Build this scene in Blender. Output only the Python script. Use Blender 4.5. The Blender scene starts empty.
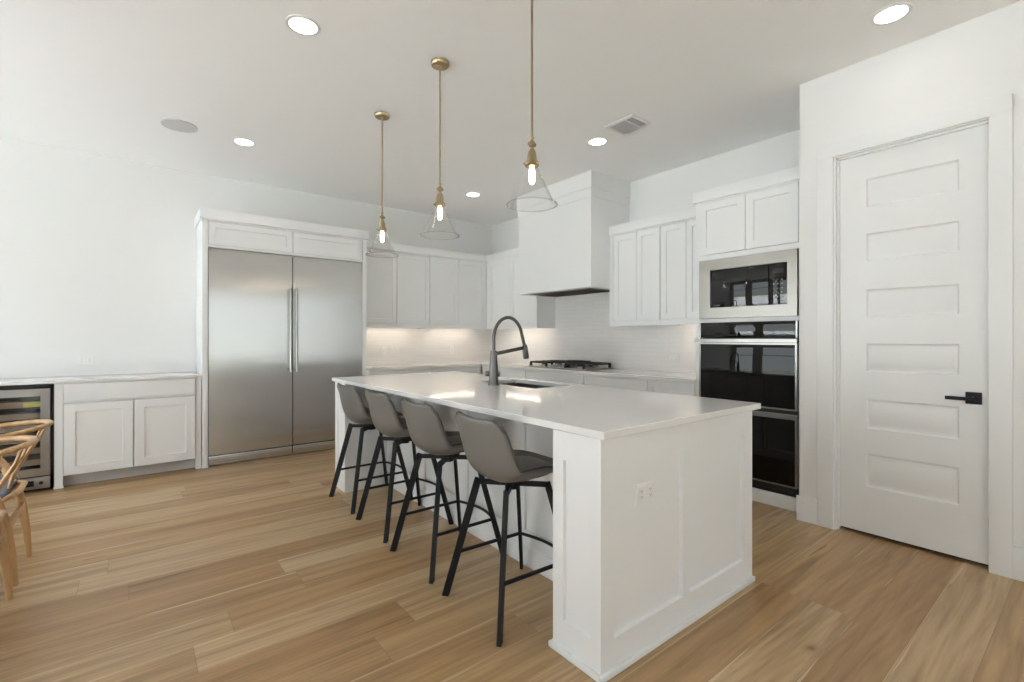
import bpy, bmesh, math, random
from mathutils import Vector, Matrix
random.seed(7)
C = bpy.context.scene.collection
SC = bpy.context.scene

# ------------------------------------------------------------------ camera
cam_d = bpy.data.cameras.new('camera')
cam = bpy.data.objects.new('camera', cam_d); C.objects.link(cam)
cam.location = (0, 0, 1.25)
cam.rotation_euler = (math.pi / 2, 0, 0.9007 - math.pi / 2)
cam_d.sensor_width = 36.0
cam_d.lens = 476.0 / 1024 * 36
cam_d.shift_y = -3.0 / 1024
cam_d.clip_start = 0.05
SC.camera = cam

# ------------------------------------------------------------------ colour management
SC.view_settings.view_transform = 'Standard'
SC.view_settings.look = 'None'
SC.view_settings.gamma = 1.0
SC.view_settings.use_curve_mapping = False
SC.view_settings.exposure = 0.45
SC.cycles.use_denoising = True
SC.cycles.max_bounces = 10
SC.cycles.diffuse_bounces = 6
SC.cycles.glossy_bounces = 5
SC.cycles.transparent_max_bounces = 12
SC.cycles.sample_clamp_indirect = 8.0
SC.cycles.caustics_reflective = False
SC.cycles.caustics_refractive = False

# ------------------------------------------------------------------ sky
SKY = 3.2
world = bpy.data.worlds.new('world'); SC.world = world
world.use_nodes = True
nt = world.node_tree; nt.nodes.clear()
wo = nt.nodes.new('ShaderNodeOutputWorld')
bg = nt.nodes.new('ShaderNodeBackground')
tc = nt.nodes.new('ShaderNodeTexCoord')
sx = nt.nodes.new('ShaderNodeSeparateXYZ')
ramp = nt.nodes.new('ShaderNodeValToRGB')
ramp.color_ramp.elements[0].position = 0.0
ramp.color_ramp.elements[0].color = (0.90, 0.96, 1.0, 1)
ramp.color_ramp.elements[1].position = 0.8
ramp.color_ramp.elements[1].color = (0.70, 0.82, 1.0, 1)
nz = nt.nodes.new('ShaderNodeTexNoise'); nz.inputs['Scale'].default_value = 3.0
nz.inputs['Detail'].default_value = 5.0
mx = nt.nodes.new('ShaderNodeMixRGB'); mx.blend_type = 'MIX'
mx.inputs[2].default_value = (0.92, 0.97, 1, 1)
mr = nt.nodes.new('ShaderNodeMapRange')
mr.inputs[1].default_value = 0.4; mr.inputs[2].default_value = 0.65
nt.links.new(tc.outputs['Generated'], sx.inputs[0])
nt.links.new(sx.outputs['Z'], ramp.inputs[0])
nt.links.new(tc.outputs['Generated'], nz.inputs['Vector'])
nt.links.new(nz.outputs[0], mr.inputs[0])
nt.links.new(mr.outputs[0], mx.inputs[0])
nt.links.new(ramp.outputs[0], mx.inputs[1])
nt.links.new(mx.outputs[0], bg.inputs[0])
bg.inputs[1].default_value = SKY
nt.links.new(bg.outputs[0], wo.inputs[0])

# room dimensions
ZC = 2.99      # ceiling
YA = 5.995     # wall with the refrigerator
XB = 4.345     # wall with the range hood
XD = 3.583     # wall with the pantry door
YD = 1.337     # its corner
XL = -2.9      # window wall left of the camera
YF = -6.0      # window wall behind the camera
LEFT_WIN = [(-4.2, -2.6), (-1.9, -0.5), (1.9, 3.9), (4.4, 5.65)]
LEFT_Z = (0.12, 2.70)
FRONT_WIN = [(-2.3, -1.5), (0.8, 1.35), (2.0, 2.55), (3.2, 3.75), (4.4, 4.95), (5.6, 6.15)]
XR = 7.0       # far side of the room behind the pantry
YR = -1.6
FRONT_Z = (0.12, 2.55)

def portal(name, loc, rot, sx_, sy_):
    d = bpy.data.lights.new(name, 'AREA'); d.shape = 'RECTANGLE'; d.size = sx_; d.size_y = sy_
    d.cycles.is_portal = True
    o = bpy.data.objects.new(name, d); o.location = loc; o.rotation_euler = rot; C.objects.link(o)
for (a, b) in LEFT_WIN:
    portal('window_daylight', (XL - 0.16, (a + b) / 2, sum(LEFT_Z) / 2), (0, -math.pi / 2, 0), LEFT_Z[1] - LEFT_Z[0], b - a)
for (a, b) in FRONT_WIN:
    portal('window_daylight', ((a + b) / 2, YF - 0.16, sum(FRONT_Z) / 2), (math.pi / 2, 0, 0), b - a, FRONT_Z[1] - FRONT_Z[0])

# sunshine on the ground outside; it comes from over the house, so none of it enters the windows
sd = bpy.data.lights.new('sun', 'SUN'); sd.energy = 66.0; sd.angle = 0.02; sd.color = (1.0, 0.98, 0.95)
so_ = bpy.data.objects.new('sun', sd); C.objects.link(so_)
so_.rotation_euler = Vector((0.55, 0.45, 1.0)).to_track_quat('Z', 'Y').to_euler()

# ------------------------------------------------------------------ materials
def mat(name, col, rough=0.5, metal=0.0, spec=0.5, emis=None, estr=0.0, coat=0.0, aniso=0.0):
    m = bpy.data.materials.new(name); m.use_nodes = True
    b = m.node_tree.nodes['Principled BSDF']
    b.inputs['Base Color'].default_value = (*col, 1)
    b.inputs['Roughness'].default_value = rough
    b.inputs['Metallic'].default_value = metal
    b.inputs['Specular IOR Level'].default_value = spec
    b.inputs['Coat Weight'].default_value = coat
    b.inputs['Anisotropic'].default_value = aniso
    if emis:
        b.inputs['Emission Color'].default_value = (*emis, 1)
        b.inputs['Emission Strength'].default_value = estr
    return m
def N(m, t, **kw):
    n = m.node_tree.nodes.new(t)
    for k, v in kw.items(): setattr(n, k, v)
    return n
def Lk(m, a, b): m.node_tree.links.new(a, b)
def BS(m): return m.node_tree.nodes['Principled BSDF']
def add_bump(m, scale, strength, dist=0.001, detail=3.0, stretch=(1, 1, 1)):
    t = N(m, 'ShaderNodeTexCoord'); mp = N(m, 'ShaderNodeMapping'); mp.inputs['Scale'].default_value = stretch
    n = N(m, 'ShaderNodeTexNoise'); n.inputs['Scale'].default_value = scale; n.inputs['Detail'].default_value = detail
    b = N(m, 'ShaderNodeBump'); b.inputs['Strength'].default_value = strength; b.inputs['Distance'].default_value = dist
    Lk(m, t.outputs['Object'], mp.inputs[0]); Lk(m, mp.outputs[0], n.inputs['Vector'])
    Lk(m, n.outputs[0], b.inputs['Height']); Lk(m, b.outputs[0], BS(m).inputs['Normal'])
    return n
M = {}
M['wall'] = mat('wall_paint', (0.79, 0.785, 0.775), 0.85, spec=0.2); add_bump(M['wall'], 180, 0.15)
M['ceiling'] = mat('ceiling_paint', (0.95, 0.95, 0.94), 0.9, spec=0.15); add_bump(M['ceiling'], 160, 0.15)
M['trim'] = mat('trim_paint', (0.81, 0.815, 0.81), 0.35, spec=0.4)
M['cab'] = mat('cabinet_paint', (0.815, 0.82, 0.822), 0.35, spec=0.4)
M['door'] = mat('door_paint', (0.81, 0.815, 0.81), 0.35, spec=0.4)
M['toe'] = mat('toe_kick_shade', (0.55, 0.55, 0.54), 0.5)  # greyer than the cabinets: shade of the toe recess put into the colour
M['gap'] = mat('dark_gap', (0.02, 0.02, 0.02), 0.9, spec=0.1)
M['steel'] = mat('brushed_steel', (0.55, 0.55, 0.55), 0.25, metal=1.0, aniso=0.92)
M['steel'].node_tree.nodes['Principled BSDF'].inputs['Anisotropic Rotation'].default_value = 0.0
M['steel_trim'] = mat('satin_steel', (0.34, 0.33, 0.315), 0.30, metal=1.0)
M['mw_trim'] = mat('microwave_steel', (0.27, 0.255, 0.235), 0.28, metal=1.0)
M['gunmetal'] = mat('gunmetal', (0.13, 0.125, 0.12), 0.34, metal=1.0)
M['black_glass'] = mat('black_oven_glass', (0.002, 0.002, 0.002), 0.03, spec=0.38)
M['black'] = mat('black_metal', (0.012, 0.012, 0.013), 0.5, spec=0.25)
M['black_plastic'] = mat('black_plastic', (0.01, 0.01, 0.01), 0.5)
M['key'] = mat('key_print', (0.10, 0.10, 0.105), 0.5)
M['iron'] = mat('cast_iron', (0.02, 0.017, 0.015), 0.5)
M['brass'] = mat('aged_brass', (0.40, 0.315, 0.19), 0.34, metal=1.0)
M['plate'] = mat('white_plastic', (0.80, 0.80, 0.79), 0.3)
M['slot'] = mat('outlet_slot', (0.12, 0.12, 0.12), 0.6)
M['grille'] = mat('speaker_grille', (0.58, 0.58, 0.57), 0.8)
M['vent_dark'] = mat('vent_louvre_paint', (0.40, 0.40, 0.39), 0.6)
M['leather'] = mat('grey_leather', (0.148, 0.138, 0.125), 0.42, spec=0.45); add_bump(M['leather'], 350, 0.25, 0.0006)
M['piping'] = mat('dark_piping', (0.06, 0.055, 0.05), 0.5)
M['cord'] = mat('woven_cord_seat', (0.13, 0.15, 0.20), 0.8)
M['lit'] = mat('lit_downlight_lens', (1, 1, 1), 0.5, emis=(1.0, 0.95, 0.88), estr=15)
M['bulb'] = mat('lit_filament_bulb', (1, 0.9, 0.7), 0.3, emis=(1.0, 0.80, 0.52), estr=26)
M['led'] = mat('lit_led_strip', (1, 1, 1), 0.5, emis=(1.0, 0.86, 0.70), estr=15)
M['display'] = mat('oven_display', (0.01, 0.01, 0.012), 0.1)
M['tag'] = mat('yellow_tag', (0.75, 0.68, 0.05), 0.6)
M['lawn'] = mat('lawn', (0.11, 0.13, 0.06), 0.9)
M['patio'] = mat('patio_bounce', (0.52, 0.545, 0.58), 0.8)  # pale cool tone set for the light it bounces into the room
M['leafy'] = mat('far_tree_leaves', (0.04, 0.07, 0.03), 0.9)
M['shelfwood'] = mat('shelf_wood', (0.42, 0.33, 0.25), 0.5)
M['cooler_in'] = mat('cooler_interior', (0.03, 0.025, 0.022), 0.5)
M['sink'] = mat('dark_sink_steel', (0.18, 0.17, 0.16), 0.35, metal=1.0)

# thin clear glass: see-through with a mirror-like sheen that grows at grazing angles
def glass_mat(name, tint, lo, hi):
    m = bpy.data.materials.new(name); m.use_nodes = True; t = m.node_tree; t.nodes.clear()
    o = t.nodes.new('ShaderNodeOutputMaterial'); tr = t.nodes.new('ShaderNodeBsdfTransparent')
    gl = t.nodes.new('ShaderNodeBsdfGlossy'); mxs = t.nodes.new('ShaderNodeMixShader')
    lw = t.nodes.new('ShaderNodeLayerWeight'); lw.inputs[0].default_value = 0.5
    pw = t.nodes.new('ShaderNodeMath'); pw.operation = 'POWER'; pw.inputs[1].default_value = 3.0
    mr_ = t.nodes.new('ShaderNodeMapRange'); mr_.inputs[3].default_value = lo; mr_.inputs[4].default_value = hi
    tr.inputs[0].default_value = (*tint, 1); gl.inputs['Roughness'].default_value = 0.02
    t.links.new(lw.outputs['Facing'], pw.inputs[0]); t.links.new(pw.outputs[0], mr_.inputs[0])
    t.links.new(mr_.outputs[0], mxs.inputs[0])
    t.links.new(tr.outputs[0], mxs.inputs[1]); t.links.new(gl.outputs[0], mxs.inputs[2])
    t.links.new(mxs.outputs[0], o.inputs[0])
    return m
M['pane'] = glass_mat('window_glass', (0.97, 0.98, 0.97), 0.03, 0.6)
M['shade_glass'] = glass_mat('clear_shade_glass', (0.975, 0.975, 0.97), 0.045, 0.85)
M['cooler_glass'] = glass_mat('cooler_glass', (0.85, 0.85, 0.85), 0.05, 0.6)

# quartz worktop with very faint veining
m = M['quartz'] = mat('white_quartz', (0.80, 0.79, 0.78), 0.07, spec=0.55)
t = N(m, 'ShaderNodeTexCoord'); n = N(m, 'ShaderNodeTexNoise'); n.inputs['Scale'].default_value = 2.2
n.inputs['Detail'].default_value = 8; n.inputs['Distortion'].default_value = 1.4
r = N(m, 'ShaderNodeValToRGB'); e = r.color_ramp.elements
e[0].position = 0.47; e[0].color = (0.80, 0.79, 0.78, 1); e[1].position = 0.53; e[1].color = (0.80, 0.79, 0.78, 1)
x = e.new(0.5); x.color = (0.785, 0.775, 0.765, 1)
Lk(m, t.outputs['Object'], n.inputs['Vector']); Lk(m, n.outputs[0], r.inputs[0]); Lk(m, r.outputs[0], BS(m).inputs['Base Color'])

# glossy stacked wall tile (rows run along the wall); axis 0 = wall along X, 1 = wall along Y
def tile_mat(name, axis):
    m = mat(name, (0.80, 0.78, 0.76), 0.16, spec=0.5)
    t = N(m, 'ShaderNodeTexCoord'); s = N(m, 'ShaderNodeSeparateXYZ'); cb = N(m, 'ShaderNodeCombineXYZ')
    Lk(m, t.outputs['Object'], s.inputs[0])
    Lk(m, s.outputs[axis], cb.inputs[0]); Lk(m, s.outputs[2], cb.inputs[1])
    b = N(m, 'ShaderNodeTexBrick'); b.inputs['Scale'].default_value = 1.0
    b.inputs['Brick Width'].default_value = 0.30; b.inputs['Row Height'].default_value = 0.050
    b.inputs['Mortar Size'].default_value = 0.0013; b.inputs['Mortar Smooth'].default_value = 0.3
    b.inputs['Color1'].default_value = (0.81, 0.79, 0.775, 1); b.inputs['Color2'].default_value = (0.775, 0.755, 0.74, 1)
    b.inputs['Mortar'].default_value = (0.68, 0.66, 0.64, 1)
    bp = N(m, 'ShaderNodeBump'); bp.inputs['Strength'].default_value = 0.6; bp.inputs['Distance'].default_value = 0.002; bp.invert = True
    nn = N(m, 'ShaderNodeTexNoise'); nn.inputs['Scale'].default_value = 14
    b2 = N(m, 'ShaderNodeBump'); b2.inputs['Strength'].default_value = 0.12; b2.inputs['Distance'].default_value = 0.004
    Lk(m, cb.outputs[0], b.inputs['Vector']); Lk(m, b.outputs['Color'], BS(m).inputs['Base Color'])
    Lk(m, b.outputs['Fac'], bp.inputs['Height']); Lk(m, cb.outputs[0], nn.inputs['Vector']); Lk(m, nn.outputs[0], b2.inputs['Height'])
    Lk(m, bp.outputs[0], b2.inputs['Normal']); Lk(m, b2.outputs[0], BS(m).inputs['Normal'])
    return m
M['tileA'] = tile_mat('wall_tile_gloss', 0)
M['tileB'] = tile_mat('wall_tile_gloss_side', 1)

# brushed steel: fine horizontal streaks plus a slow waviness of the sheet
m = M['steel']
t = N(m, 'ShaderNodeTexCoord'); mp = N(m, 'ShaderNodeMapping'); mp.inputs['Scale'].default_value = (1.0, 1.0, 260)
n = N(m, 'ShaderNodeTexNoise'); n.inputs['Scale'].default_value = 1.5; n.inputs['Detail'].default_value = 3
b = N(m, 'ShaderNodeBump'); b.inputs['Strength'].default_value = 0.10; b.inputs['Distance'].default_value = 0.001
mp2 = N(m, 'ShaderNodeMapping'); mp2.inputs['Scale'].default_value = (0.6, 1.0, 1.6)
n2 = N(m, 'ShaderNodeTexNoise'); n2.inputs['Scale'].default_value = 1.3; n2.inputs['Detail'].default_value = 0
b2 = N(m, 'ShaderNodeBump'); b2.inputs['Strength'].default_value = 0.5; b2.inputs['Distance'].default_value = 0.02
Lk(m, t.outputs['Object'], mp.inputs[0]); Lk(m, mp.outputs[0], n.inputs['Vector']); Lk(m, n.outputs[0], b.inputs['Height'])
Lk(m, t.outputs['Object'], mp2.inputs[0]); Lk(m, mp2.outputs[0], n2.inputs['Vector']); Lk(m, n2.outputs[0], b2.inputs['Height'])
Lk(m, b2.outputs[0], b.inputs['Normal']); Lk(m, b.outputs[0], BS(m).inputs['Normal'])
tg = N(m, 'ShaderNodeTangent'); tg.direction_type = 'RADIAL'; tg.axis = 'Z'
Lk(m, tg.outputs[0], BS(m).inputs['Tangent'])

# warm bentwood
def wood_mat(name, c0, c1, rough, stretch):
    m = mat(name, c0, rough)
    t = N(m, 'ShaderNodeTexCoord'); mp = N(m, 'ShaderNodeMapping'); mp.inputs['Scale'].default_value = stretch
    n = N(m, 'ShaderNodeTexNoise'); n.inputs['Scale'].default_value = 8; n.inputs['Detail'].default_value = 6
    r = N(m, 'ShaderNodeValToRGB'); r.color_ramp.elements[0].position = .3; r.color_ramp.elements[1].position = .7
    r.color_ramp.elements[0].color = (*c0, 1); r.color_ramp.elements[1].color = (*c1, 1)
    Lk(m, t.outputs['Object'], mp.inputs[0]); Lk(m, mp.outputs[0], n.inputs['Vector']); Lk(m, n.outputs[0], r.inputs[0]); Lk(m, r.outputs[0], BS(m).inputs['Base Color'])
    return m
M['oak'] = wood_mat('honey_oak', (0.42, 0.24, 0.10), (0.56, 0.35, 0.165), 0.4, (4, 4, 1))

# wide oak planks running along X
m = M['floor'] = mat('oak_planks', (0.4, 0.28, 0.18), 0.36, spec=0.45)
def mth(op, a, b=None, c=None, clamp=False):
    n = N(m, 'ShaderNodeMath'); n.operation = op; n.use_clamp = clamp
    for i, v in enumerate((a, b, c)):
        if v is None: continue
        if isinstance(v, (int, float)): n.inputs[i].default_value = v
        else: Lk(m, v, n.inputs[i])
    return n.outputs[0]
def wn(src):
    n = N(m, 'ShaderNodeTexWhiteNoise'); n.noise_dimensions = '1D'; Lk(m, src, n.inputs['W']); return n.outputs['Value']
def comb(a, b, c):
    n = N(m, 'ShaderNodeCombineXYZ')
    for i, v in enumerate((a, b, c)):
        if isinstance(v, (int, float)): n.inputs[i].default_value = v
        else: Lk(m, v, n.inputs[i])
    return n.outputs[0]
def noise(vec, scale, detail, dist=0.0, rough=0.5):
    n = N(m, 'ShaderNodeTexNoise'); n.inputs['Scale'].default_value = scale; n.inputs['Detail'].default_value = detail
    n.inputs['Distortion'].default_value = dist; n.inputs['Roughness'].default_value = rough; Lk(m, vec, n.inputs['Vector']); return n.outputs[0]
def rampn(src, stops):
    n = N(m, 'ShaderNodeValToRGB'); e = n.color_ramp.elements
    e[0].position = stops[0][0]; e[0].color = (*stops[0][1], 1); e[1].position = stops[-1][0]; e[1].color = (*stops[-1][1], 1)
    for p, c in stops[1:-1]: q = e.new(p); q.color = (*c, 1)
    Lk(m, src, n.inputs[0]); return n.outputs[0]
def mixc(f, a, b, mode='MIX'):
    n = N(m, 'ShaderNodeMixRGB'); n.blend_type = mode
    for i, v in enumerate((f, a, b)):
        if isinstance(v, (int, float)): n.inputs[i].default_value = v
        elif isinstance(v, tuple): n.inputs[i].default_value = (*v, 1)
        else: Lk(m, v, n.inputs[i])
    return n.outputs[0]
t = N(m, 'ShaderNodeTexCoord'); s = N(m, 'ShaderNodeSeparateXYZ'); Lk(m, t.outputs['Object'], s.inputs[0])
PX, PY = s.outputs[0], s.outputs[1]
PW, PL = 0.20, 1.9
ry = mth('DIVIDE', mth('ADD', PY, 9.885), PW)
row = mth('FLOOR', ry); fy = mth('SUBTRACT', ry, row)
rx = mth('ADD', mth('DIVIDE', PX, PL), mth('MULTIPLY', wn(mth('ADD', row, 3.3)), 7.0))
colx = mth('FLOOR', rx); fx = mth('SUBTRACT', rx, colx)
pid = mth('ADD', mth('MULTIPLY', row, 17.13), mth('MULTIPLY', colx, 3.71))
r1 = wn(pid); r2 = wn(mth('ADD', pid, 41.7)); r3 = wn(mth('ADD', pid, 7.9))
# grain space: shifted per plank
gv = comb(mth('ADD', mth('MULTIPLY', PX, 0.75), mth('MULTIPLY', r1, 31)), mth('ADD', mth('MULTIPLY', PY, 12.0), mth('MULTIPLY', r2, 19)), r3)
g1 = noise(gv, 1.5, 7, 0.6, 0.6)
gv2 = comb(mth('MULTIPLY', PX, 2.0), mth('ADD', mth('MULTIPLY', PY, 70.0), mth('MULTIPLY', r1, 50)), r2)
g2 = noise(gv2, 1.0, 5, 0.3, 0.6)
base = rampn(r1, [(0.0, (0.31, 0.180, 0.077)), (0.3, (0.375, 0.233, 0.107)), (0.6, (0.42, 0.278, 0.140)), (1.0, (0.485, 0.355, 0.212))])
tone = rampn(g1, [(0.27, (0.58, 0.52, 0.46)), (0.42, (0.85, 0.825, 0.80)), (0.55, (1.05, 1.05, 1.05)), (0.74, (1.22, 1.24, 1.27))])
col = mixc(1.0, base, tone, 'MULTIPLY')
# cathedral rings
wv = N(m, 'ShaderNodeTexWave'); wv.wave_type = 'RINGS'; wv.rings_direction = 'Y'; wv.inputs['Scale'].default_value = 2.6
wv.inputs['Distortion'].default_value = 5.0; wv.inputs['Detail'].default_value = 3; wv.inputs['Detail Scale'].default_value = 1.3
Lk(m, comb(mth('ADD', mth('MULTIPLY', PX, 0.55), mth('MULTIPLY', r2, 9)), 0.0, mth('ADD', mth('MULTIPLY', PY, 5.0), mth('MULTIPLY', r3, 5))), wv.inputs['Vector'])
ring = rampn(wv.outputs[1], [(0.0, (0.90, 0.885, 0.86)), (0.45, (1, 1, 1)), (1.0, (1.02, 1.02, 1.02))])
col = mixc(mth('MULTIPLY', mth('GREATER_THAN', r3, 0.45), 0.75), col, ring, 'MULTIPLY')
fine = rampn(g2, [(0.35, (0.90, 0.885, 0.87)), (0.6, (1.03, 1.03, 1.03))])
col = mixc(0.7, col, fine, 'MULTIPLY')
# knots
vo = N(m, 'ShaderNodeTexVoronoi'); vo.inputs['Scale'].default_value = 1.0; vo.inputs['Randomness'].default_value = 1.0
Lk(m, comb(mth('MULTIPLY', PX, 0.9), mth('MULTIPLY', PY, 1.5), 0.0), vo.inputs['Vector'])
kd = mth('ADD', vo.outputs['Distance'], mth('MULTIPLY', noise(comb(mth('MULTIPLY', PX, 20), mth('MULTIPLY', PY, 30), 0), 1, 2), 0.03))
knot = rampn(kd, [(0.0, (0.22, 0.17, 0.13)), (0.032, (0.45, 0.38, 0.32)), (0.048, (0.86, 0.82, 0.78)), (0.075, (1, 1, 1))])
col = mixc(0.9, col, knot, 'MULTIPLY')
# pale sapwood streak along one long edge of some planks
edge = mth('SUBTRACT', 1.0, fy)
wid = mth('MULTIPLY', mth('SUBTRACT', noise(comb(mth('ADD', PX, mth('MULTIPLY', r3, 13)), row, 0), 1.3, 2), 0.46), 0.34)
sap = mth('MULTIPLY', mth('LESS_THAN', edge, wid), mth('GREATER_THAN', r2, 0.55))
col = mixc(mth('MULTIPLY', sap, 0.7), col, (0.62, 0.47, 0.30))
hair = mth('MULTIPLY', mth('LESS_THAN', fy, mth('MULTIPLY', noise(comb(PX, mth('MULTIPLY', row, 2.7), 5.0), 0.9, 2), 0.055)), mth('GREATER_THAN', wn(mth('ADD', row, 11.1)), 0.55))
col = mixc(mth('MULTIPLY', hair, 0.6), col, (0.62, 0.46, 0.28))
# seams
sy = mth('LESS_THAN', mth('MINIMUM', fy, mth('SUBTRACT', 1.0, fy)), 0.0055)
sxm = mth('LESS_THAN', mth('MINIMUM', fx, mth('SUBTRACT', 1.0, fx)), 0.0006)
seam = mth('MAXIMUM', sy, sxm)
col = mixc(mth('MULTIPLY', seam, 0.55), col, (0.13, 0.075, 0.04))
Lk(m, col, BS(m).inputs['Base Color'])
bmp = N(m, 'ShaderNodeBump'); bmp.inputs['Strength'].default_value = 0.25; bmp.inputs['Distance'].default_value = 0.0015
Lk(m, mth('SUBTRACT', mth('MULTIPLY', g2, 0.4), seam), bmp.inputs['Height']); Lk(m, bmp.outputs[0], BS(m).inputs['Normal'])
Lk(m, rampn(g1, [(0.3, (0.36,) * 3), (0.7, (0.27,) * 3)]), BS(m).inputs['Roughness'])

# ------------------------------------------------------------------ mesh helpers
class MB:
    """collects shapes and links them as ONE mesh object"""
    def __init__(s): s.bm = bmesh.new()
    def box(s, x0, x1, y0, y1, z0, z1, bev=0.0, seg=2):
        t = bmesh.new()
        r = bmesh.ops.create_cube(t, size=1)
        for v in t.verts:
            v.co = Vector(((x0 + x1) / 2 + v.co.x * (x1 - x0), (y0 + y1) / 2 + v.co.y * (y1 - y0), (z0 + z1) / 2 + v.co.z * (z1 - z0)))
        if bev > 0: bmesh.ops.bevel(t, geom=list(t.edges), offset=bev, segments=seg, profile=0.6, affect='EDGES')
        s.add(t); return s
    def add(s, t, mtx=None, smooth=False):
        if mtx is not None: bmesh.ops.transform(t, matrix=mtx, verts=t.verts)
        me = bpy.data.meshes.new('tmp'); t.to_mesh(me); t.free()
        n0 = len(s.bm.faces); s.bm.from_mesh(me); bpy.data.meshes.remove(me)
        if smooth:
            s.bm.faces.ensure_lookup_table()
            for f in s.bm.faces[n0:]: f.smooth = True
        return s
    def bar(s, a, b, w, h=None, bev=0.0, up=(0, 0, 1)):
        """square bar from a to b"""
        a = Vector(a); b = Vector(b); h = h or w; d = b - a; L = d.length; d.normalize()
        upv = Vector(up)
        if abs(d.dot(upv)) > 0.99: upv = Vector((1, 0, 0))
        xx = upv.cross(d).normalized(); yy = d.cross(xx)
        t = bmesh.new(); bmesh.ops.create_cube(t, size=1)
        for v in t.verts: v.co = (a + b) / 2 + xx * v.co.x * w + yy * v.co.y * h + d * v.co.z * L
        if bev > 0: bmesh.ops.bevel(t, geom=list(t.edges), offset=bev, segments=2, profile=0.6, affect='EDGES')
        return s.add(t)
    def tube(s, pts, rad, n=12, closed=False, flat=1.0, upv=(0, 0, 1)):
        """round tube through points, rad a number or one per point; flat squashes it along upv"""
        P = [Vector(p) for p in pts]; k = len(P)
        R = rad if isinstance(rad, (list, tuple)) else [rad] * k
        t = bmesh.new(); rings = []; prev = None
        for i, p in enumerate(P):
            if closed: d = P[(i + 1) % k] - P[i - 1]
            else: d = P[min(i + 1, k - 1)] - P[max(i - 1, 0)]
            d.normalize()
            if prev is None:
                u = Vector(upv)
                if abs(d.dot(u)) > 0.95: u = Vector((1, 0, 0))
                a = u.cross(d).normalized()
            else:
                a = (prev - d * prev.dot(d)).normalized()
            prev = a; b = d.cross(a)
            rings.append([t.verts.new(p + (a * math.cos(2 * math.pi * j / n) + b * math.sin(2 * math.pi * j / n) * flat) * R[i]) for j in range(n)])
        for i in range(k if closed else k - 1):
            A, B = rings[i], rings[(i + 1) % k]
            for j in range(n): t.faces.new((A[j], A[(j + 1) % n], B[(j + 1) % n], B[j]))
        if not closed:
            t.faces.new(rings[0][::-1]); t.faces.new(rings[-1])
        bmesh.ops.recalc_face_normals(t, faces=t.faces)
        return s.add(t, smooth=True)
    def lathe(s, prof, c=(0, 0, 0), n=32, cap=True, axis='Z'):
        """prof = [(radius, height)]"""
        t = bmesh.new(); rings = []
        for (r_, z_) in prof:
            ring = []
            for j in range(n):
                a = 2 * math.pi * j / n; q = (r_ * math.cos(a), r_ * math.sin(a), z_)
                if axis == 'X': q = (q[2], q[0], q[1])
                if axis == 'Y': q = (q[0], q[2], q[1])
                ring.append(t.verts.new(Vector(c) + Vector(q)))
            rings.append(ring)
        for A, B in zip(rings, rings[1:]):
            for j in range(n): t.faces.new((A[j], A[(j + 1) % n], B[(j + 1) % n], B[j]))
        if cap: t.faces.new(rings[0][::-1]); t.faces.new(rings[-1])
        bmesh.ops.recalc_face_normals(t, faces=t.faces)
        return s.add(t, smooth=True)
    def build(s, name, material, parent=None, smooth_angle=None):
        me = bpy.data.meshes.new(name)
        if parent is not None:
            w = Vector(parent.get('_o', (0, 0, 0)))
            bmesh.ops.translate(s.bm, vec=-w, verts=s.bm.verts)
        s.bm.to_mesh(me); s.bm.free()
        me.materials.append(material if not isinstance(material, str) else M[material])
        o = bpy.data.objects.new(name, me); C.objects.link(o)
        if parent is not None: o.parent = parent; o['_o'] = list(parent.get('_o', (0, 0, 0)))
        if smooth_angle is not None:
            for e_ in me.edges: pass
            me.set_sharp_from_angle(angle=math.radians(smooth_angle))
        else:
            me.set_sharp_from_angle(angle=math.radians(40))
        return o

def facemap(side, front):
    """(a, b, d) -> world; a along the wall, b height, d outward from the front plane"""
    if side == '-Y': return lambda a, b, d: (a, front - d, b)
    if side == '-X': return lambda a, b, d: (front - d, a, b)
    if side == '+X': return lambda a, b, d: (front + d, a, b)
    if side == '+Y': return lambda a, b, d: (a, front + d, b)
def rings(mb, f, a0, a1, b0, b1, rs, back=True):
    """nested rectangles (inset, depth) joined into a stepped panel"""
    t = bmesh.new(); R = []
    for (i, d) in rs:
        R.append([t.verts.new(f(*q, d)) for q in ((a0 + i, b0 + i), (a1 - i, b0 + i), (a1 - i, b1 - i), (a0 + i, b1 - i))])
    for A, B in zip(R, R[1:]):
        for j in range(4): t.faces.new((A[j], A[(j + 1) % 4], B[(j + 1) % 4], B[j]))
    t.faces.new(R[-1])
    if back: t.faces.new(R[0][::-1])
    bmesh.ops.recalc_face_normals(t, faces=t.faces)
    if not back:
        t.faces.ensure_lookup_table(); c = f(0, 0, 1); c0 = f(0, 0, 0)
        if t.faces[-1].normal.dot(Vector(c) - Vector(c0)) < 0: bmesh.ops.reverse_faces(t, faces=t.faces)
    mb.add(t)
def fbox(mb, f, a0, a1, b0, b1, d0, d1, bev=0.0):
    p, q = f(a0, b0, d0), f(a1, b1, d1)
    mb.box(min(p[0], q[0]), max(p[0], q[0]), min(p[1], q[1]), max(p[1], q[1]), min(p[2], q[2]), max(p[2], q[2]), bev)
def shaker(f, a0, a1, b0, b1, t=0.019, stile=0.062, rec=0.009, d0=0.0):
    mb = MB()
    if stile <= 0: rings(mb, f, a0, a1, b0, b1, [(0, d0), (0, d0 + t - .0015), (.0015, d0 + t)])
    else: rings(mb, f, a0, a1, b0, b1, [(0, d0), (0, d0 + t - .0015), (.0015, d0 + t), (stile, d0 + t), (stile + .002, d0 + t - rec)])
    return mb
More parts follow.
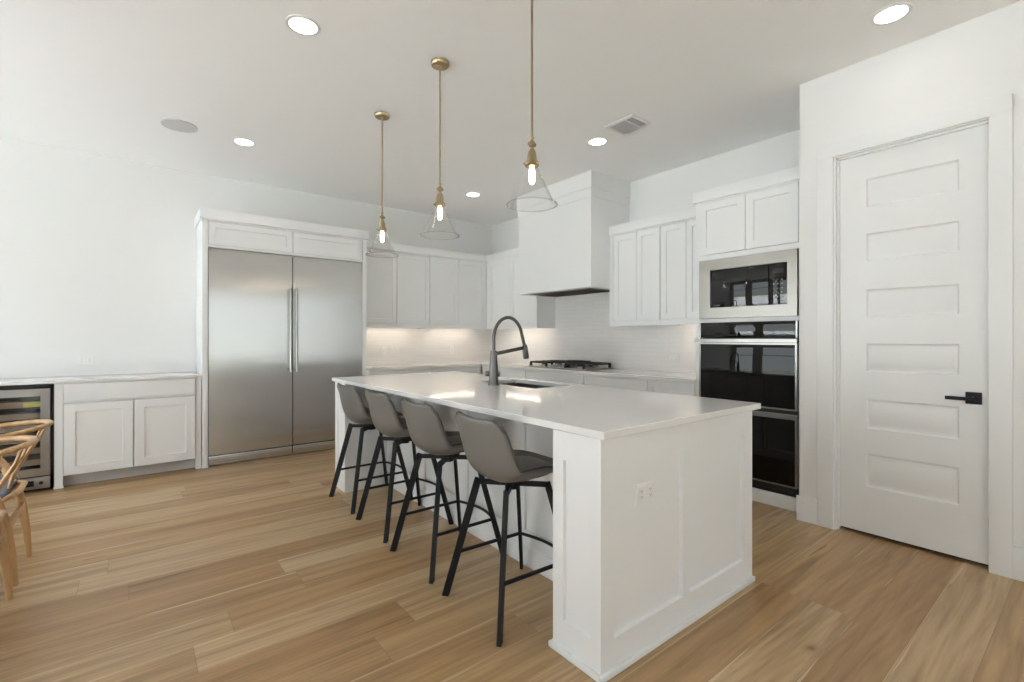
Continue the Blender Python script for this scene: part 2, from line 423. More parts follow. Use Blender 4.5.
def framed(mb, f, a0, a1, b0, b1, fields, t, rec, d0=0.0):
    """a flat raised frame with recessed fields (a0,a1,b0,b1), all at one height range"""
    lo = min(q[2] for q in fields); hi = max(q[3] for q in fields)
    fbox(mb, f, a0, a1, b0, lo, d0, d0 + t); fbox(mb, f, a0, a1, hi, b1, d0, d0 + t)
    cur = a0
    for q in sorted(fields):
        fbox(mb, f, cur, q[0], lo, hi, d0, d0 + t); cur = q[1]
        rings(mb, f, q[0], q[1], q[2], q[3], [(0, d0 + t), (.0022, d0 + t - rec)], back=False)
    fbox(mb, f, cur, a1, lo, hi, d0, d0 + t)

def tag(o, label=None, cat=None, group=None, kind=None):
    if label: o['label'] = label
    if cat: o['category'] = cat
    if group: o['group'] = group
    if kind: o['kind'] = kind
    return o
def thing(name, loc, label, cat, group=None):
    o = bpy.data.objects.new(name, None); o.empty_display_size = 0.1; C.objects.link(o)
    o.location = loc; o['_o'] = list(loc)
    return tag(o, label, cat, group)
def single(mb, name, material, label, cat, group=None, origin=None):
    o = mb.build(name, material); return tag(o, label, cat, group)
def struct(mb, name, material, parent=None):
    o = mb.build(name, material, parent)
    if parent is None: o['kind'] = 'structure'
    return o
def copy_tree(o, parent=None):
    c = o.copy(); C.objects.link(c)
    if parent is not None: c.parent = parent
    for ch in [q for q in bpy.data.objects if q.parent == o]: copy_tree(ch, c)
    return c

# ================================================================== ROOM SHELL
mb = MB(); mb.box(XL - .2, XR + .2, YF - .2, YA + .2, -.12, 0); struct(mb, 'floor', 'floor')
mb = MB(); mb.box(XL - .2, XR + .2, YF - .2, YA + .2, ZC, ZC + .12); struct(mb, 'ceiling', 'ceiling')
mb = MB(); mb.box(XL - .2, XB + .2, YA, YA + .15, 0, ZC); struct(mb, 'wall_back', 'wall')
mb = MB(); mb.box(XB, XB + .15, YD + .001, YA, 0, ZC); struct(mb, 'wall_right', 'wall')
# pantry wall with the door opening, and its return
DO0, DO1, DOZ = 0.405, 1.125, 2.435
mb = MB()
mb.box(XD, XD + .12, YR, DO0, 0, ZC); mb.box(XD, XD + .12, DO1, YD, 0, ZC); mb.box(XD, XD + .12, DO0, DO1, DOZ, ZC)
mb.box(XD + .12, XB + .15, YD - .12, YD, 0, ZC)
struct(mb, 'wall_pantry', 'wall')
mb = MB(); mb.box(XD + .12, XR, YR, YR + .12, 0, ZC); struct(mb, 'wall_pantry_rear', 'wall')
mb = MB(); mb.box(XR, XR + .15, YF, YR + .12, 0, ZC); struct(mb, 'wall_far_right', 'wall')
def win_wall(name, side):
    mb = MB()
    if side == 'left':
        cur = YF
        for a, b in LEFT_WIN:
            mb.box(XL - .16, XL, cur, a, 0, ZC); mb.box(XL - .16, XL, a, b, 0, LEFT_Z[0]); mb.box(XL - .16, XL, a, b, LEFT_Z[1], ZC); cur = b
        mb.box(XL - .16, XL, cur, YA, 0, ZC)
    else:
        cur = XL
        for a, b in FRONT_WIN:
            mb.box(cur, a, YF - .16, YF, 0, ZC); mb.box(a, b, YF - .16, YF, 0, FRONT_Z[0]); mb.box(a, b, YF - .16, YF, FRONT_Z[1], ZC); cur = b
        mb.box(cur, XR, YF - .16, YF, 0, ZC)
    struct(mb, name, 'wall')
win_wall('wall_left', 'left'); win_wall('wall_front', 'front')
k = 0
for side, wins, (z0, z1) in (('left', LEFT_WIN, LEFT_Z), ('front', FRONT_WIN, FRONT_Z)):
    for a, b in wins:
        k += 1
        f = facemap('+X', XL - .10) if side == 'left' else facemap('+Y', YF - .10)
        mb = MB()
        w = .05
        fbox(mb, f, a, b, z0, z0 + w, 0, .05); fbox(mb, f, a, b, z1 - w, z1, 0, .05)
        fbox(mb, f, a, a + w, z0 + w, z1 - w, 0, .05); fbox(mb, f, b - w, b, z0 + w, z1 - w, 0, .05)
        fbox(mb, f, a + w, b - w, 2.0, 2.04, 0.005, .045)
        fbox(mb, f, a - .03, b + .03, z0 - .03, z0, 0.10, .13)
        wdw = struct(mb, 'window_%d' % k, 'trim')
        mb = MB(); fbox(mb, f, a + w, b - w, z0 + w, z1 - w, .022, .028)
        mb.build('glass', 'pane', wdw)

# outdoors seen in reflections; the pale ground is added to bounce daylight indoors
mb = MB(); mb.box(XL - 60, XL - 24, -40, 50, -.25, -.15)
o = mb.build('lawn', 'lawn'); o['kind'] = 'structure'
mb = MB(); mb.box(XL - 24, XL - .17, -24, 30, -.25, -.12); o = mb.build('patio_bounce_ground', 'patio'); o['kind'] = 'structure'  # pale ground added and widened to throw light up to the ceiling
mb = MB(); mb.box(XL - .16, 30, -40, YF - 4, -.25, -.14); o = mb.build('lawn', 'lawn'); o['kind'] = 'structure'
mb = MB(); mb.box(XL - .16, 14, YF - 4, YF - .17, -.25, -.12); o = mb.build('patio_bounce_ground', 'patio'); o['kind'] = 'structure'

# baseboards
BT = 0.016; BH = 0.17
def base(name, x0, x1, y0, y1):
    mb = MB(); mb.box(x0, x1, y0, y1, 0, BH, .003); struct(mb, name, 'trim')
base('baseboard_pantry', XD - BT, XD, 1.225, YD + BT)
base('baseboard_pantry_side', XD - BT, XD, YR, 0.322)
base('baseboard_left', XL, XL + BT, YF + .02, YA)
base('baseboard_back', XL + BT, -1.76, YA - BT, YA)
base('baseboard_front', XL + BT, XR, YF, YF + BT)

# pantry door casing
mb = MB(); ct = .016
mb.box(XD - ct, XD, DO1 + .008, 1.225, 0, 2.52, .002); mb.box(XD - ct, XD, 0.322, DO0 + .006, 0, 2.52, .002)
mb.box(XD - ct - .001, XD, 0.322, 1.225, DOZ - .006, 2.52, .002)
mb.box(XD - .004, XD + .12, DO1 - .004, DO1 + .008, 0, DOZ); mb.box(XD - .004, XD + .12, DO0 - .006, DO0 + .006, 0, DOZ)
mb.box(XD - .004, XD + .12, DO0, DO1, DOZ - .012, DOZ)
# stops
mb.box(XD + .02, XD + .034, DO1 - .014, DO1 - .004, 0, DOZ - .012); mb.box(XD + .02, XD + .034, DO0 + .002, DO0 + .004, 0, DOZ - .012)
mb.box(XD + .02, XD + .034, DO0, DO1, DOZ - .026, DOZ - .012)
struct(mb, 'trim_1', 'trim')

# pantry door
root = bpy.data.objects.new('door_1', None); C.objects.link(root); root.location = (3.62, DO1 - .006, 0); root['_o'] = list(root.location); root['kind'] = 'structure'
f = facemap('-X', 3.66)
y0, y1, z0, z1 = DO0 + .010, DO1 - .010, .022, DOZ - .02
pan = [(.312, .522), (.68, .865), (1.038, 1.215), (1.383, 1.553), (1.735, 1.907), (2.075, 2.252)]
pa0, pa1 = .535, .966
mb = MB(); T = .040
fbox(mb, f, y0, pa0, z0, z1, 0, T); fbox(mb, f, pa1, y1, z0, z1, 0, T)
cur = z0
for a, b in pan:
    fbox(mb, f, pa0, pa1, cur, a, 0, T); cur = b
    rings(mb, f, pa0, pa1, a, b, [(0, T), (.005, T - .009), (.010, T - .012), (.018, T - .012), (.036, T - .003)], back=False)
fbox(mb, f, pa0, pa1, cur, z1, 0, T)
mb.build('door_leaf', 'door', root)
mb = MB(); fx_ = 3.62
mb.box(fx_ - .010, fx_, .442, .508, .886, .952, .002)
h = mb.build('handle', 'black', root)
mb = MB(); mb.lathe([(.011, 0), (.011, .045)], (fx_ - .055, .475, .917), 16, axis='X')
mb.box(fx_ - .062, fx_ - .046, .462, .585, .907, .927, .002)
mb.build('lever', 'black', h)
mb = MB(); mb.box(3.662, 3.70, DO0 + .008, DO1 - .008, 0.001, .03); o = mb.build('door_gap_shade', 'gap', root)  # added dark strip standing in for the shade under the door leaf

# ================================================================== helper for cabinets
def crown(name, x0, x1, y0, y1, z0, z1, parent):
    mb = MB(); mb.box(x0, x1, y0, y1, z0, z1, .003); return mb.build(name, 'cab', parent)
def outlet(name, f, a, b, label, w=.115, h=.072, group=None, two=True):
    p = f(a, b, 0)
    t = thing(name, p, label, 'outlet', group)
    mb = MB(); rings(mb, f, a - w / 2, a + w / 2, b - h / 2, b + h / 2, [(0, 0), (0, .003), (.003, .006)]); mb.build('cover_plate', 'plate', t)
    for s_ in ((-1, 1) if two else (0,)):
        mb = MB(); ca = a + s_ * w * .22; hw = .0165; hh = h * .36
        rings(mb, f, ca - hw, ca + hw, b - hh, b + hh, [(0, .006), (.001, .009)]); so = mb.build('socket', 'plate', t)
        mb = MB()
        for q in (-.011, .011):
            fbox(mb, f, ca - .006, ca - .004, b + q - .004, b + q + .004, .008, .0094); fbox(mb, f, ca + .004, ca + .006, b + q - .003, b + q + .003, .008, .0094)
            fbox(mb, f, ca - .0015, ca + .0015, b + q - .0085, b + q - .006, .008, .0094)
        mb.build('slot', 'slot', so)
    return t

# ================================================================== FRIDGE ENCLOSURE
YFR = 5.42
enc = thing('refrigerator_surround', (1.315, 5.7, 0), 'tall white cabinet surround framing the two steel refrigerator columns', 'cabinet')
mb = MB(); mb.box(.505, .553, YFR, YA - .001, 0, 2.40, .002); mb.box(.499, .505, YFR - .004, YA - .02, 0, .02, .002); mb.box(.499, .556, YFR - .010, YFR, 0, .02, .002)
mb.build('side_panel', 'cab', enc)
mb = MB(); mb.box(2.077, 2.125, YFR, YA - .001, 0, 2.40, .002); mb.build('side_panel', 'cab', enc)
mb = MB(); mb.box(.553, 2.077, YFR + .019, YA - .001, 2.13, 2.40); mb.box(.553, 2.077, YFR, YFR + .019, 2.13, 2.152); mb.box(.553, 2.077, YFR, YFR + .019, 2.385, 2.40)
mb.build('header_box', 'cab', enc)
f = facemap('-Y', YFR + .019)
for a, b in ((.560, 1.312), (1.322, 2.070)):
    shaker(f, a, b, 2.156, 2.380, t=.021, stile=.055).build('door', 'cab', enc)
crown('crown', .487, 2.145, YFR - .022, YA - .001, 2.40, 2.497, enc)

def column(x0, x1, hx, label):
    t = thing('refrigerator_column', ((x0 + x1) / 2, 5.7, 0), label, 'refrigerator')
    mb = MB(); mb.box(x0 + .004, x1 - .004, YFR + .03, YA - .02, .012, 2.122); mb.build('body', 'gap', t)
    # door front: a sheet that bows very slightly outward
    mb = MB(); tmp = bmesh.new(); nx, nz_ = 14, 40; g = []
    zb, zt = .112, 2.120
    for i in range(nx + 1):
        u = i / nx; col_ = []
        for j in range(nz_ + 1):
            v = j / nz_
            bow = .0022 * (1 - (2 * u - 1) ** 2)
            top = .0035 * math.exp(-((1 - v) / .07) ** 2) * (1 - .6 * (2 * u - 1) ** 2)
            col_.append(tmp.verts.new((x0 + .003 + u * (x1 - x0 - .006), YFR - .002 - bow + top, zb + v * (zt - zb))))
        g.append(col_)
    for i in range(nx):
        for j in range(nz_): tmp.faces.new((g[i][j], g[i + 1][j], g[i + 1][j + 1], g[i][j + 1]))
    bd = [e_ for e_ in tmp.edges if e_.is_boundary]
    r_ = bmesh.ops.extrude_edge_only(tmp, edges=bd)
    for v in r_['geom']:
        if isinstance(v, bmesh.types.BMVert): v.co.y = YFR + .03
    bmesh.ops.recalc_face_normals(tmp, faces=tmp.faces)
    mb.add(tmp, smooth=True)
    d = mb.build('door', 'steel', t)
    mb = MB(); mb.tube([(hx, YFR - .055, .895), (hx, YFR - .055, 1.775)], .0105, 16)
    for zz in (.94, 1.73): mb.tube([(hx, YFR + .0, zz), (hx, YFR - .055, zz)], .008, 12)
    mb.build('handle', 'steel_trim', d)
    mb = MB(); mb.box(x0 + .003, x1 - .003, YFR + .01, YFR + .03, .004, .100, .002)
    for q in range(4): mb.box(x0 + .02, x1 - .02, YFR + .006, YFR + .012, .022 + q * .02, .028 + q * .02)
    mb.build('toe_grille', 'steel', t)
column(.5555, 1.315, 1.287, 'stainless refrigerator column beside the low wall cabinet, handle on its right')
column(1.318, 2.0745, 1.347, 'stainless refrigerator column beside the tiled corner, handle on its left')

# ================================================================== DESK-HEIGHT CABINETS, LEFT OF THE FRIDGE
YK = 5.43; ZP = .900
kc = thing('base_cabinet', (-.015, 5.7, 0), 'low white base cabinet with two shaker doors between wine cooler and refrigerator', 'cabinet')
mb = MB(); mb.box(-.522, .4985, YK + .019, YA - .001, .10, ZP - .026)
mb.box(-.522, -.470, YK, YK + .03, 0, ZP - .026); mb.box(.455, .4985, YK, YK + .03, 0, ZP - .026)
mb.box(-.522, -.470, YK + .03, YA - .01, 0, .10); mb.box(.455, .4985, YK + .03, YA - .01, 0, .10)
mb.box(-.470, .455, YK, YK + .019, .858, ZP - .026); mb.box(-.470, .455, YK, YK + .019, .10, .112); mb.box(-.470, .455, YK, YK + .019, .705, .722)
mb.box(-.526, -.464, YK - .007, YK, 0, .02, .002)
mb.build('body', 'cab', kc)
mb = MB(); mb.box(-.470, .455, YK + .075, YK + .09, 0, .10); mb.build('toe_kick', 'toe', kc)
f = facemap('-Y', YK)
shaker(f, -.463, .449, .724, .866, stile=0).build('drawer', 'cab', kc)
shaker(f, -.463, -.011, .106, .700, stile=.070, rec=.011).build('door', 'cab', kc)
shaker(f, -.003, .449, .106, .700, stile=.070, rec=.011).build('door', 'cab', kc)

mb = MB(); mb.box(-1.76, .503, YK - .028, YA - .001, ZP - .025, ZP, .003)
single(mb, 'worktop', 'quartz', 'white stone worktop over the wine cooler and low cabinet by the bare wall', 'worktop')
# a further cabinet under the same worktop, beyond the wine cooler
lc = thing('base_cabinet', (-1.45, 5.7, 0), 'white base cabinet beyond the wine cooler at the far end of the worktop', 'cabinet')
mb = MB(); mb.box(-1.75, -1.155, YK + .019, YA - .001, 0, ZP - .026); mb.build('body', 'cab', lc)
shaker(f, -1.745, -1.16, .11, .86, stile=.07).build('door', 'cab', lc)

wc = thing('wine_cooler', (-.845, 5.7, 0), 'under-counter steel and glass wine cooler beside the bentwood chairs', 'wine cooler')
wx0, wx1 = -1.148, -.526
mb = MB()
mb.box(wx0, wx1, YK + .50, YA - .02, .01, .868); mb.box(wx0, wx0 + .02, YK + .01, YK + .50, .01, .868); mb.box(wx1 - .02, wx1, YK + .01, YK + .50, .01, .868)
mb.box(wx0, wx1, YK + .01, YK + .50, .845, .868); mb.box(wx0, wx1, YK + .01, YK + .50, .01, .125)
mb.build('case', 'black_plastic', wc)
mb = MB(); dx0, dx1, dz0, dz1, fw = -1.135, -.545, .130, .838, .056
fr = facemap('-Y', YK + .008)
fbox(mb, fr, dx0, dx0 + fw, dz0, dz1, 0, .03); fbox(mb, fr, dx1 - fw, dx1, dz0, dz1, 0, .03)
fbox(mb, fr, dx0 + fw, dx1 - fw, dz0, dz0 + .06, 0, .03); fbox(mb, fr, dx0 + fw, dx1 - fw, dz1 - .06, dz1, 0, .03)
d = mb.build('door', 'steel_trim', wc)
mb = MB(); fbox(mb, fr, dx0 + fw, dx1 - fw, dz0 + .06, dz1 - .06, .008, .014); mb.build('glass', 'cooler_glass', d)
for i in range(6):
    zz = .225 + i * .095
    mb = MB(); mb.box(wx0 + .022, wx1 - .022, YK + .05, YK + .45, zz, zz + .008); mb.box(wx0 + .022, wx1 - .022, YK + .03, YK + .05, zz - .014, zz + .034, .002)
    sh_ = mb.build('shelf', 'shelfwood', wc)
    if i == 5:
        mb = MB(); mb.box(-.705, -.605, YK + .026, YK + .0295, zz - .010, zz + .028); mb.build('yellow_tag', 'tag', sh_)
mb = MB(); mb.box(-1.135, -.545, YK - .012, YK + .008, .025, .118, .003); kp = mb.build('kick_plate', 'steel_trim', wc)
mb = MB(); mb.box(-.72, -.64, YK - .015, YK - .0122, .05, .095); mb.build('display', 'display', kp)
mb = MB(); mb.lathe([(.013, 0), (.013, .006)], (-.598, YK - .0185, .072), 16, axis='Y'); mb.build('button', 'black_plastic', kp)
outlet('wall_outlet', facemap('-Y', YA), -.36, 1.042, 'double white wall outlet on the bare wall above the low worktop', w=.125, h=.078)

# ================================================================== UPPER CABINETS
UZ0, UZ1, UC0, UC1 = 1.378, 2.355, 2.352, 2.447
def upper(side, front, wall, a0, a1, seams, label, group='wall cabinets with shaker doors', bottom=UZ0, ends=(True, True)):
    """side: facing direction; seams = door edges along the wall"""
    cx = (a0 + a1) / 2
    loc = (cx, wall, bottom) if side == '-Y' else (wall, cx, bottom)
    t = thing('wall_cabinet', loc, label, 'cabinet', group)
    f = facemap(side, front + .019); dep = abs(wall - front) - .020
    mb = MB()
    fbox(mb, f, a0, a1, bottom + .03, UC0, -dep, 0)             # box
    fbox(mb, f, a0, a1, bottom, bottom + .03, -.02, .0185); fbox(mb, f, a0, a1, bottom + .03, bottom + .05, 0, .0185)       # light rail
    fbox(mb, f, a0, a0 + .018, bottom, bottom + .03, -dep, -.02); fbox(mb, f, a1 - .018, a1, bottom, bottom + .03, -dep, -.02)
    if ends[0]: fbox(mb, f, a0, seams[0] - .001, bottom + .05, UC0 - .012, 0, .0185)
    if ends[1]: fbox(mb, f, seams[-1] + .001, a1, bottom + .05, UC0 - .012, 0, .0185)
    fbox(mb, f, a0, a1, UC0 - .012, UC0, 0, .0185)
    mb.build('body', 'cab', t)
    for a, b in zip(seams, seams[1:]):
        shaker(f, a + .0022, b - .0022, bottom + .055, UC0 - .016, t=.0195, stile=.058).build('door', 'cab', t)
    return t
YU = 5.665; XU = 4.015
upper('-Y', YU, YA - .001, 2.128, 3.086, [2.19, 2.617, 3.084], 'white two-door wall cabinet next to the refrigerator, above the tiles', ends=(True, False))
upper('-Y', YU, YA - .001, 3.088, 4.030, [3.092, 3.542, 3.995], 'white two-door wall cabinet in the inner corner, on the refrigerator wall', ends=(False, True))
upper('-X', XU, XB - .001, 4.556, 5.660, [4.585, 5.094, 5.60], 'white two-door wall cabinet between the corner and the range hood')
upper('-X', XU, XB - .001, 2.742, 3.370, [2.747, 3.018, 3.315], 'white two-door wall cabinet touching the right side of the range hood', ends=(False, True))
upper('-X', XU, XB - .001, 2.203, 2.740, [2.212, 2.463, 2.735], 'white two-door wall cabinet between the microwave tower and its twin', ends=(True, False))
def cr(label, x0, x1, y0, y1):
    mb = MB(); mb.box(x0, x1, y0, y1, UC0, UC1, .003); single(mb, 'crown_moulding', 'cab', label, 'moulding')
cr('flat white crown board along the wall cabinets on the refrigerator wall', 2.148, 4.343, YU - .018, YA - .001)
cr('short flat white crown board between the corner and the range hood', XU - .018, XB - .001, 4.556, YU - .019)
cr('flat white crown board above the cabinets between hood and microwave tower', XU - .018, XB - .001, 2.222, 3.370)

# under-cabinet light bars
def led(label, x0, x1, y0, y1):
    t = thing('under_cabinet_light', ((x0 + x1) / 2, (y0 + y1) / 2, UZ0 + .018), label, 'light', 'under-cabinet light bars')
    mb = MB(); mb.box(x0 - .006, x1 + .006, y0 - .006, y1 + .006, UZ0 + .018, UZ0 + .030, .001); mb.build('housing', 'plate', t)
    mb = MB(); mb.box(x0, x1, y0, y1, UZ0 + .0145, UZ0 + .018); mb.build('lens', 'led', t)
led('glowing light bar under the wall cabinet next to the refrigerator', 2.22, 2.98, 5.83, 5.85)
led('glowing light bar under the wall cabinet in the inner corner', 3.2, 3.92, 5.83, 5.85)
led('glowing light bar under the cabinet between corner and hood', 4.17, 4.19, 4.68, 5.40)
led('glowing light bar under the cabinet beside the microwave tower', 4.17, 4.19, 2.28, 2.66)

# ================================================================== RANGE HOOD
hd = thing('range_hood', (XB, 3.963, 1.785), 'boxy white range hood rising to the ceiling above the gas cooktop', 'range hood')
mb = MB(); hx0, hy0, hy1, hz = 3.722, 3.3715, 4.555, 1.785
mb.box(hx0, hx0 + .02, hy0, hy1, hz, ZC - .001); mb.box(hx0 + .02, XB - .001, hy0, hy0 + .02, hz, ZC - .001); mb.box(hx0 + .02, XB - .001, hy1 - .02, hy1, hz, ZC - .001)
mb.box(hx0 + .02, XB - .001, hy0 + .02, hy1 - .02, hz + .03, hz + .05)
mb.box(hx0 + .02, hx0 + .09, hy0 + .02, hy1 - .02, hz, hz + .03); mb.box(XB - .08, XB - .001, hy0 + .02, hy1 - .02, hz, hz + .03)
mb.box(hx0 + .09, XB - .08, hy0 + .02, hy0 + .10, hz, hz + .03); mb.box(hx0 + .09, XB - .08, hy1 - .10, hy1 - .02, hz, hz + .03)
mb.build('hood_body', 'cab', hd)
mb = MB()
for (z0, z1, o_) in ((2.727, 2.820, .010), (2.820, ZC - .001, .020)):
    mb.box(hx0, XB - .001, hy0 - o_, hy0, z0, z1); mb.box(hx0, XB - .001, hy1, hy1 + o_, z0, z1); mb.box(hx0 - o_, hx0, hy0 - o_, hy1 + o_, z0, z1)
mb.build('crown', 'cab', hd)
mb = MB(); mb.box(hx0 + .09, XB - .08, hy0 + .10, hy1 - .10, hz - .006, hz + .028, .002)
ins = mb.build('filter_insert', 'gunmetal', hd)
mb = MB()
for q in range(30):
    yy = hy0 + .14 + q * .031; mb.box(hx0 + .12, XB - .11, yy, yy + .012, hz - .010, hz - .005)
mb.build('baffle', 'iron', ins)

# ================================================================== PERIMETER BASE CABINETS
XF = 3.737; YFB = 5.385
def basecab(side, front, wall, a0, a1, drawers, doors, label, stile=.05):
    cx = (a0 + a1) / 2; loc = (cx, wall, 0) if side == '-Y' else (wall, cx, 0)
    t = thing('base_cabinet', loc, label, 'cabinet', 'base cabinets along the tiled walls')
    f = facemap(side, front + .019); dep = abs(wall - front) - .02
    mb = MB(); fbox(mb, f, a0, a1, .10, ZP - .031, -dep, 0); fbox(mb, f, a0 + .002, a1 - .002, 0, .10, -dep, -.06)
    fbox(mb, f, a0, a1, ZP - .046, ZP - .031, 0, .0185)
    mb.build('body', 'cab', t)
    for a, b, zl in drawers: shaker(f, a + .012, b - .012, .70, ZP - .050, stile=stile).build('drawer', 'cab', t)
    for a, b in doors: shaker(f, a + .012, b - .012, .115, .69, stile=.06).build('door', 'cab', t)
basecab('-X', XF, XB - .001, 2.203, 2.680, [(2.203, 2.680, 0)], [(2.203, 2.680)], 'white base cabinet beside the oven tower')
basecab('-X', XF, XB - .001, 2.682, 3.485, [(2.682, 3.485, 0)], [(2.682, 3.083), (3.083, 3.485)], 'white base cabinet between oven-side cabinet and the cooktop cabinet', 0)
basecab('-X', XF, XB - .001, 3.487, 4.450, [(3.487, 4.450, 0)], [(3.487, 3.97), (3.97, 4.450)], 'white base cabinet under the gas cooktop', 0)
basecab('-X', XF, XB - .001, 4.452, 5.380, [(4.452, 5.380, 0)], [(4.452, 4.9), (4.9, 5.380)], 'white base cabinet between cooktop and corner')
basecab('-Y', YFB, YA - .001, 2.128, 2.930, [(2.128, 2.93, 0)], [(2.128, 2.53), (2.53, 2.93)], 'white base cabinet next to the refrigerator under the tiled wall')
basecab('-Y', YFB, YA - .001, 2.932, 3.733, [(2.932, 3.733, 0)], [(2.932, 3.33), (3.33, 3.733)], 'white base cabinet in the corner of the refrigerator wall')
# L-shaped worktop
mb = MB(); t = bmesh.new()
L = [(2.1265, YA - .001), (2.1265, YFB - .022), (XF - .022, YFB - .022), (XF - .022, 2.203), (XB - .001, 2.203), (XB - .001, YA - .001)]
vb = [t.verts.new((a, b, ZP - .030)) for a, b in L]; fc = t.faces.new(vb)
ex = bmesh.ops.extrude_face_region(t, geom=[fc]); bmesh.ops.translate(t, vec=(0, 0, .030), verts=[v for v in ex['geom'] if isinstance(v, bmesh.types.BMVert)])
bmesh.ops.recalc_face_normals(t, faces=t.faces)
bmesh.ops.bevel(t, geom=list(t.edges), offset=.002, segments=1, affect='EDGES')
mb.add(t)
single(mb, 'worktop', 'quartz', 'L-shaped white stone worktop along the two tiled walls', 'worktop')
# tile splashbacks
mb = MB(); mb.box(2.1265, XB - .001, YA - .009, YA - .0005, ZP + .0005, UZ0 + .03); o = single(mb, 'tile_splashback', 'tileA', 'glossy white tile splashback on the refrigerator wall', 'splashback'); o['kind'] = 'structure'
mb = MB(); mb.box(XB - .009, XB - .0005, 2.203, YA - .0095, ZP + .0005, UZ0 + .03); mb.box(XB - .009, XB - .0005, 3.372, 4.555, UZ0 + .03, 1.81)
o = single(mb, 'tile_splashback', 'tileB', 'glossy white tile splashback behind the gas cooktop', 'splashback'); o['kind'] = 'structure'
outlet('wall_outlet', facemap('-Y', YA - .009), 2.575, 1.075, 'tall white outlet on the tiles nearest the refrigerator', w=.072, h=.115, two=False)
outlet('wall_outlet', facemap('-Y', YA - .009), 2.725, 1.085, 'wide white outlet on the tiles, second from the refrigerator', w=.12, h=.075)
outlet('wall_outlet', facemap('-X', XB - .009), 2.79, 1.045, 'white outlet on the tiles between cooktop and oven tower', w=.115, h=.072)
outlet('wall_outlet', facemap('-Y', YA - .009), 3.62, 1.07, 'white outlet on the tiles near the inner corner', w=.072, h=.115, two=False)

# ================================================================== COOKTOP
ck = thing('gas_cooktop', (4.01, 3.965, ZP), 'stainless gas cooktop with dark cast-iron grates under the range hood', 'cooktop')
cx0, cx1, cy0, cy1 = 3.768, 4.262, 3.535, 4.450
mb = MB(); mb.box(cx0, cx1, cy0, cy1, ZP, ZP + .014, .005); mb.build('tray', 'steel_trim', ck)
burn = [(3.90, 3.69, .040), (4.15, 3.69, .034), (4.03, 3.99, .052), (3.90, 4.29, .034), (4.15, 4.29, .040)]
for bx_, by_, br in burn:
    mb = MB(); mb.lathe([(br * 1.25, ZP + .013), (br * 1.25, ZP + .020), (br, ZP + .022), (br, ZP + .034)], (bx_, by_, 0), 24); b_ = mb.build('burner', 'steel_trim', ck)
    mb = MB(); mb.lathe([(br * .92, ZP + .034), (br * .92, ZP + .040), (br * .8, ZP + .043)], (bx_, by_, 0), 24); mb.build('burner_cap', 'iron', b_)
for q in range(3):
    g0 = cy0 + .012 + q * .299; g1 = g0 + .290; xx0, xx1 = (cx0 + .03 if q != 1 else cx0 + .10), cx1 - .02
    zt = ZP + (.080 if q == 1 else .070); mb = MB(); w = .015
    mb.box(xx0, xx1, g0, g0 + w, zt - .022, zt, .003); mb.box(xx0, xx1, g1 - w, g1, zt - .022, zt, .003)
    mb.box(xx0, xx0 + w, g0, g1, zt - .022, zt, .003); mb.box(xx1 - w, xx1, g0, g1, zt - .022, zt, .003)
    mid = (g0 + g1) / 2; mb.box(xx0, xx1, mid - .007, mid + .007, zt - .020, zt + .002, .002)
    for s_ in (.22, .5, .78):
        xm = xx0 + (xx1 - xx0) * s_; mb.box(xm - .007, xm + .007, g0, g1, zt - .020, zt + .002, .002)
    for ax in (xx0, xx1 - w):
        for ay in (g0, g1 - w): mb.box(ax - .004, ax + w + .004, ay - .004, ay + w + .004, ZP + .012, zt - .01)
    mb.build('grate', 'iron', ck)
for q in range(5):
    mb = MB(); mb.lathe([(.019, ZP + .013), (.018, ZP + .030), (.015, ZP + .036)], (cx0 + .050, 3.99 + (q - 2) * .052, 0), 20)
    mb.box(cx0 + .046, cx0 + .054, 3.99 + (q - 2) * .052 - .016, 3.99 + (q - 2) * .052 + .016, ZP + .034, ZP + .044, .002)
    mb.build('knob', 'steel_trim', ck)

# ================================================================== OVEN TOWER
tw = thing('oven_tower_cabinet', (4.04, 1.80, 0), 'tall white cabinet tower housing the microwave and double wall oven', 'cabinet')
ty0, ty1 = 1.3540, 2.200; tx = XF
mb = MB()
mb.box(tx, XB - .001, ty1 - .038, ty1, 0, 2.39); mb.box(tx, XB - .001, ty0, 1.400, 0, 2.39)
mb.box(tx + .02, XB - .001, 1.400, ty1 - .038, 1.925, 2.39); mb.box(tx, tx + .02, 1.400, ty1 - .038, 1.895, 1.937); mb.box(tx, tx + .02, 1.400, ty1 - .038, 2.375, 2.39)
mb.box(tx, XB - .001, 1.400, ty1 - .038, 1.378, 1.409)
mb.box(tx + .004, XB - .001, 1.400, ty1 - .038, 0, .098)
mb.box(XB - .03, XB - .001, 1.400, ty1 - .038, .098, 1.925)
mb.build('body', 'cab', tw)
mb = MB(); mb.box(tx - .012, tx + .003, 1.3540, ty1 + .002, 0, .095, .002); mb.build('baseboard', 'trim', tw)
f = facemap('-X', tx + .019)
shaker(f, 1.783, 2.168, 1.941, 2.372, t=.0235, stile=.062).build('door', 'cab', tw)
shaker(f, 1.402, 1.779, 1.941, 2.372, t=.0235, stile=.062).build('door', 'cab', tw)
crown('crown', tx - .018, XB - .001, 1.3540, ty1 + .018, 2.39, 2.480, tw)

